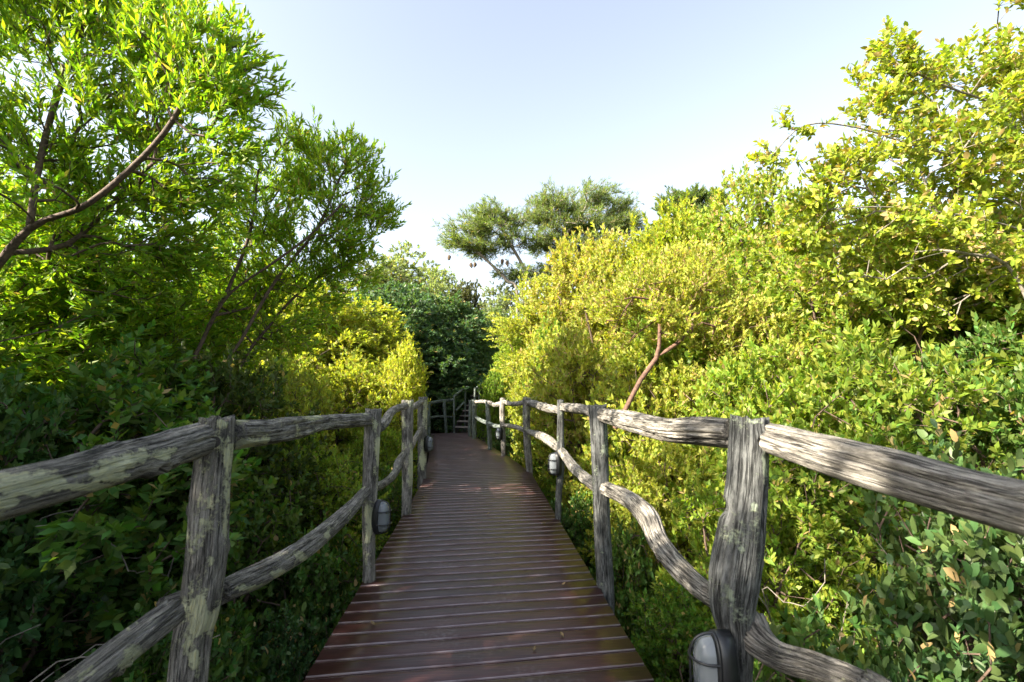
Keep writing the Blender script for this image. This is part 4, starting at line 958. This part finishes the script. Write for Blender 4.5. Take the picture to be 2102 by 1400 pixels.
# --- sunny side: hedge bank
for key, x, Y, yt, w, col, lab, kw in [
    ('tall_a', 1072, 15.0, 668, 120, GY, 'feathery green shrub hanging beside the steps', {}),
    ('tall_c', 1120, 13.6, 575, 160, YG, 'tall yellow shrub where the boardwalk bends', {}),
    ('tall_a', 1185, 12.6, 508, 200, (0.27, 0.285, 0.05), 'tall golden shrub under the flat topped thorn tree', dict(leaf=LEAF_DRY)),
    ('tall_c', 1270, 11.4, 492, 220, YG, 'golden shrub behind the leaning red trunk', dict(leaf=LEAF_DRY)),
    ('tall_a', 1370, 10.6, 448, 240, (0.235, 0.275, 0.032), 'tallest yellow shrub under the dark rounded thorn tree', {}),
    ('tall_b', 1480, 9.6, 415, 250, GY, 'tall shrub at the foot of the open sky', dict(leaf=LEAF_DRY)),
    ('tall_c', 1590, 8.4, 375, 260, GY, 'tall shrub below the arching bare twigs', dict(leaf=LEAF_DRY)),
    ('fine_a', 1100, 11.6, 745, 120, YG, 'yellow green shrub over the distant sunlit rail', {}),
    ('fine_b', 1165, 9.8, 690, 170, YG, 'rounded yellow shrub behind the fourth sunlit post', {}),
    ('fine_a', 1225, 8.4, 680, 220, YG, 'yellow shrub below the foot of the red trunk', dict(leaf=LEAF_DRY)),
    ('fine_b', 1010, 13.9, 760, 70, GR, 'drooping green shrub hiding the lower steps', {}),
    ('tall_b', 1130, 11.9, 655, 105, GR, 'green shrub sunk among the golden ones near the bend', {}),
    ('tall_a', 1318, 9.6, 610, 140, (0.15, 0.235, 0.026), 'greener shrub just behind the leaning red trunk', {}),
    ('tall_c', 1475, 7.6, 640, 140, (0.15, 0.235, 0.026), 'leafy green shrub behind the rail between the two thick dark posts', {}),
    ('tall_c', 1555, 6.0, 625, 230, YG, 'sunlit yellow shrub above the top of the thick dark post', dict(leaf=LEAF_DRY)),
    ('fine_b', 1360, 6.8, 700, 260, YG, 'bright shrub just behind the pale top rail', {}),
    ('tall_b', 1540, 6.8, 560, 300, GY, 'bushy shrub behind the thick dark post', {}),
    ('tall_c', 1720, 6.4, 425, 340, GY, 'tall twiggy shrub below the broad leaved tree', dict(leaf=LEAF_DRY)),
    ('tall_b', 1930, 6.2, 445, 380, GY, 'tall shrub filling the bank under the broad leaved crown', {}),
    ('tall_a', 2140, 6.0, 500, 420, GR, 'green shrub at the edge of the view behind the broad leaved tree', {}),
    ('fine_b', 1600, 4.9, 720, 330, GY, 'leafy shrub rising behind the long sunlit rail', {}),
    ('fine_a', 1820, 4.4, 700, 380, (0.153, 0.212, 0.031), 'green shrub over the middle of the long sunlit rail', {}),
    ('fine_b', 2060, 3.9, 690, 420, (0.093, 0.162, 0.035), 'deep green shrub over the thick end of the long sunlit rail', {})]:
    pp(key, x, Y, yt, w, col, lab, **kw)
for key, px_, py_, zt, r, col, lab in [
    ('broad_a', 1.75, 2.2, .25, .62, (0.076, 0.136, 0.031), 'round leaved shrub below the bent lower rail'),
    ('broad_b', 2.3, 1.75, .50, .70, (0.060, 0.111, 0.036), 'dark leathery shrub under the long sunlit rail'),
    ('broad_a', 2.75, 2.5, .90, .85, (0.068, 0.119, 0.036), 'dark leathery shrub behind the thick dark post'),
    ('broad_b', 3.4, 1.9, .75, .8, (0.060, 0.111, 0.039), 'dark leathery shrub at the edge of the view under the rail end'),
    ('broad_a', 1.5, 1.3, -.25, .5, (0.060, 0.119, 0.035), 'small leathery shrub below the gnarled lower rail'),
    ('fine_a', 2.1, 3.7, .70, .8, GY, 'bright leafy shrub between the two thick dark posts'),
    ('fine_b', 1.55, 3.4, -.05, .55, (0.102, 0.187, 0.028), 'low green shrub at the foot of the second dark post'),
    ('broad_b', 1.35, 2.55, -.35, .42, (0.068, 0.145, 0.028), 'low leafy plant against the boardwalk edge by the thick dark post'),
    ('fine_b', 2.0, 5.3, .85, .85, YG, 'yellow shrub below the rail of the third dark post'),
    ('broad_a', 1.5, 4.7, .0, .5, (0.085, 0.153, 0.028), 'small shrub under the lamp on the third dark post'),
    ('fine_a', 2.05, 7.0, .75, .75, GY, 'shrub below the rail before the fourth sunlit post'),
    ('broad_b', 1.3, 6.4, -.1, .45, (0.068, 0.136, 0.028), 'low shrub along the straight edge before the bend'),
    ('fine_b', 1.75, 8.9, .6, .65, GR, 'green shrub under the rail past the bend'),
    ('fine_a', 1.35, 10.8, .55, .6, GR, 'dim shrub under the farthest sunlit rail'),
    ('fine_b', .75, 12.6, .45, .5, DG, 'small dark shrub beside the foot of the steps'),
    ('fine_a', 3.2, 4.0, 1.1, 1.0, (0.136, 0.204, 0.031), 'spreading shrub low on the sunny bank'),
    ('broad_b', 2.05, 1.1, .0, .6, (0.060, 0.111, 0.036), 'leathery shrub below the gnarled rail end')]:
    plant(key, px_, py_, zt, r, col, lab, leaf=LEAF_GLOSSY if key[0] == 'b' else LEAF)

# --- the rest of the sunny bank, beside and behind the viewpoint
for key, px_, py_, zt, r, col, lab in [
    ('fine_a', 4.6, .9, 1.7, 1.2, (.08, .15, .03), 'spreading green shrub level with the viewpoint on the sunny bank'),
    ('tall_a', 6.0, 2.6, 2.9, 1.7, GY, 'tall shrub level with the thick dark post on the sunny bank'),
    ('tall_b', 8.6, 3.8, 3.9, 2.0, GY, 'tall shrub beyond the trunk of the broad leaved tree'),
    ('tall_c', 7.2, .2, 3.2, 1.8, GR, 'tall shrub just beside the viewpoint on the sunny bank'),
    ('tall_b', 10.5, 7.0, 4.4, 2.1, GR, 'tall shrub deep behind the broad leaved tree'),
    ('fine_b', 3.2, -.3, .8, .95, (.08, .15, .03), 'low shrub just behind the viewpoint on the sunny bank'),
    ('tall_a', 5.2, -2.2, 2.6, 1.7, GR, 'tall shrub farther behind the viewpoint on the sunny bank'),
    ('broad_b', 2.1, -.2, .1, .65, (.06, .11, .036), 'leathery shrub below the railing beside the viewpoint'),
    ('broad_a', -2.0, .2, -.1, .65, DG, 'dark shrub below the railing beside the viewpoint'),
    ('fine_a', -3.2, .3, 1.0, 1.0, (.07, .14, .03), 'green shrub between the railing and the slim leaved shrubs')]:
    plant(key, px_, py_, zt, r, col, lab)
# --- the wood that closes the view all round
def woodland():
    rng = np.random.default_rng(77); lob = []
    for i in range(150):
        a = rng.uniform(0, 2 * math.pi); d = rng.uniform(36, 62); x, y = d * math.sin(a), 8 + d * math.cos(a)
        r = rng.uniform(2.4, 4.2); lob.append((x, y, height(x, y) + r * .75, r, r, r * rng.uniform(.7, 1.0)))
    tg = np.concatenate([lobe_targets(rng, [l], 1.5) for l in lob]); n = len(tg); c = np.array([l[:3] for l in lob])
    near = c[np.argmin(((tg[:, None, :] - c[None]) ** 2).sum(-1), axis=1)]
    me = leaf_mesh('woodland', rng, tg, unit(tg - near), None, np.arange(n), 10, .62, .34, twig=1.2, spread=1.0, wild=.6)
    o = link('woodland', me, LEAF); o.color = (.09, .14, .045, 1)
    o['kind'] = 'stuff'; o['label'] = 'far low wood closing the horizon behind every shrub'; o['category'] = 'wood'
woodland()

# --- bare dead stems tangled below the lichened rail
def tangle(x, y, w, h, seed, label):
    rng = np.random.default_rng(seed); rd = random.Random(seed); z0 = height(x, y) - .05
    tg = np.stack([rng.uniform(-w, w, 46), rng.uniform(-.5, .5, 46), rng.uniform(.3, h, 46)], 1)
    st = [[(k * .25 - .4, 0, 0), (k * .3 - .5, .05, h * .4), (k * .42 - .7 + rd.uniform(-.2, .2), rd.uniform(-.2, .2), h * .8)] for k in range(4)]
    pos, par, dirs, tips = grow(rng, st, tg, seg=.07, wpath=.05, bend=.5, jit=.045)
    o = thing('dead_shrub', label, 'shrub', (x, y, z0))
    link('stem', branch_mesh('dead_stems', pos, par, dirs, tips, rtip=.0028, power=.38, sides=6), BARK_GREY, o)
tangle(-2.25, 2.25, .9, 1.75, 5, 'leafless tangle of thin grey stems below the lichened top rail')
tangle(-2.7, 3.5, .9, 1.9, 6, 'bare tangled twigs seen between the first post and the curved lower rail')
tangle(2.55, 3.1, .8, 1.9, 7, 'dry twigs behind the thick dark post')

# --- weaver nests under the thorn tree
def nest(x, y, label):
    q = at(x, y, 23.6); o = thing('bird_nest', label, 'nest', q, random.uniform(0, 6), 'nests hanging from the thorn tree')
    bm = bmesh.new(); bmesh.ops.create_icosphere(bm, subdivisions=3, radius=.095)
    for v in bm.verts:
        n_ = mnoise.noise(v.co * 14); v.co *= 1 + .12 * n_; v.co.z *= 1.25
        if v.co.z < -.04 and v.co.x > 0: v.co.z -= .05
    bm_obj('body', bm, NEST, o)
    bm = bmesh.new(); bar(bm, [(0, 0, .09), (.01, .005, .22), (0, 0, .42)], .008, 6); bm_obj('hanger', bm, NEST, o)
for x, y, l in [(922, 528, 'round nest hanging at the outer tip of the thorn tree'), (967, 544, 'hanging nest, first of the close pair under the thorn tree'), (975, 543, 'hanging nest, second of the close pair under the thorn tree'),
                (1031, 536, 'nest hanging beside the pale forked limb'), (1041, 540, 'low nest hanging just inside the pale forked limb')]:
    nest(x, y, l)

# --- a few dry leaves lying on the boards
def litter(x, y, a, l):
    bm = bmesh.new(); n = 6; V = []
    for i in range(n + 1):
        t = i / n; w = .32 * l * math.sin(math.pi * min(.97, .06 + .94 * t)) ** .8; z = .004 + .010 * t * t
        V.append((bm.verts.new((l * (t - .5), -w, z + .006)), bm.verts.new((l * (t - .5), 0, z)), bm.verts.new((l * (t - .5), w, z + .007))))
    for p_, q_ in zip(V, V[1:]):
        for k in (0, 1): bm.faces.new((p_[k], q_[k], q_[k + 1], p_[k + 1]))
    bmesh.ops.solidify(bm, geom=bm.faces[:], thickness=.0008)
    o = bm_obj('fallen_leaf', bm, DRY, None); o.location = (x, y, .0012); o.rotation_euler = (0, 0, a)
    o['label'] = 'small dry leaf lying on the dark boards'; o['category'] = 'leaf'; o['group'] = 'dry leaves on the boardwalk'
DRY = plain('dry_leaf', (.34, .25, .13), .8)
for x_, y_, a_, l_ in [(.60, 3.42, .4, .03), (.47, 2.75, 1.9, .032), (-.62, 2.95, 2.4, .035), (.30, 2.62, .9, .026), (-.45, 4.6, 1.2, .035), (.66, 4.9, 2.9, .04), (-.70, 6.1, .2, .04), (.1, 5.3, .7, .03)]:
    litter(x_, y_, a_, l_)
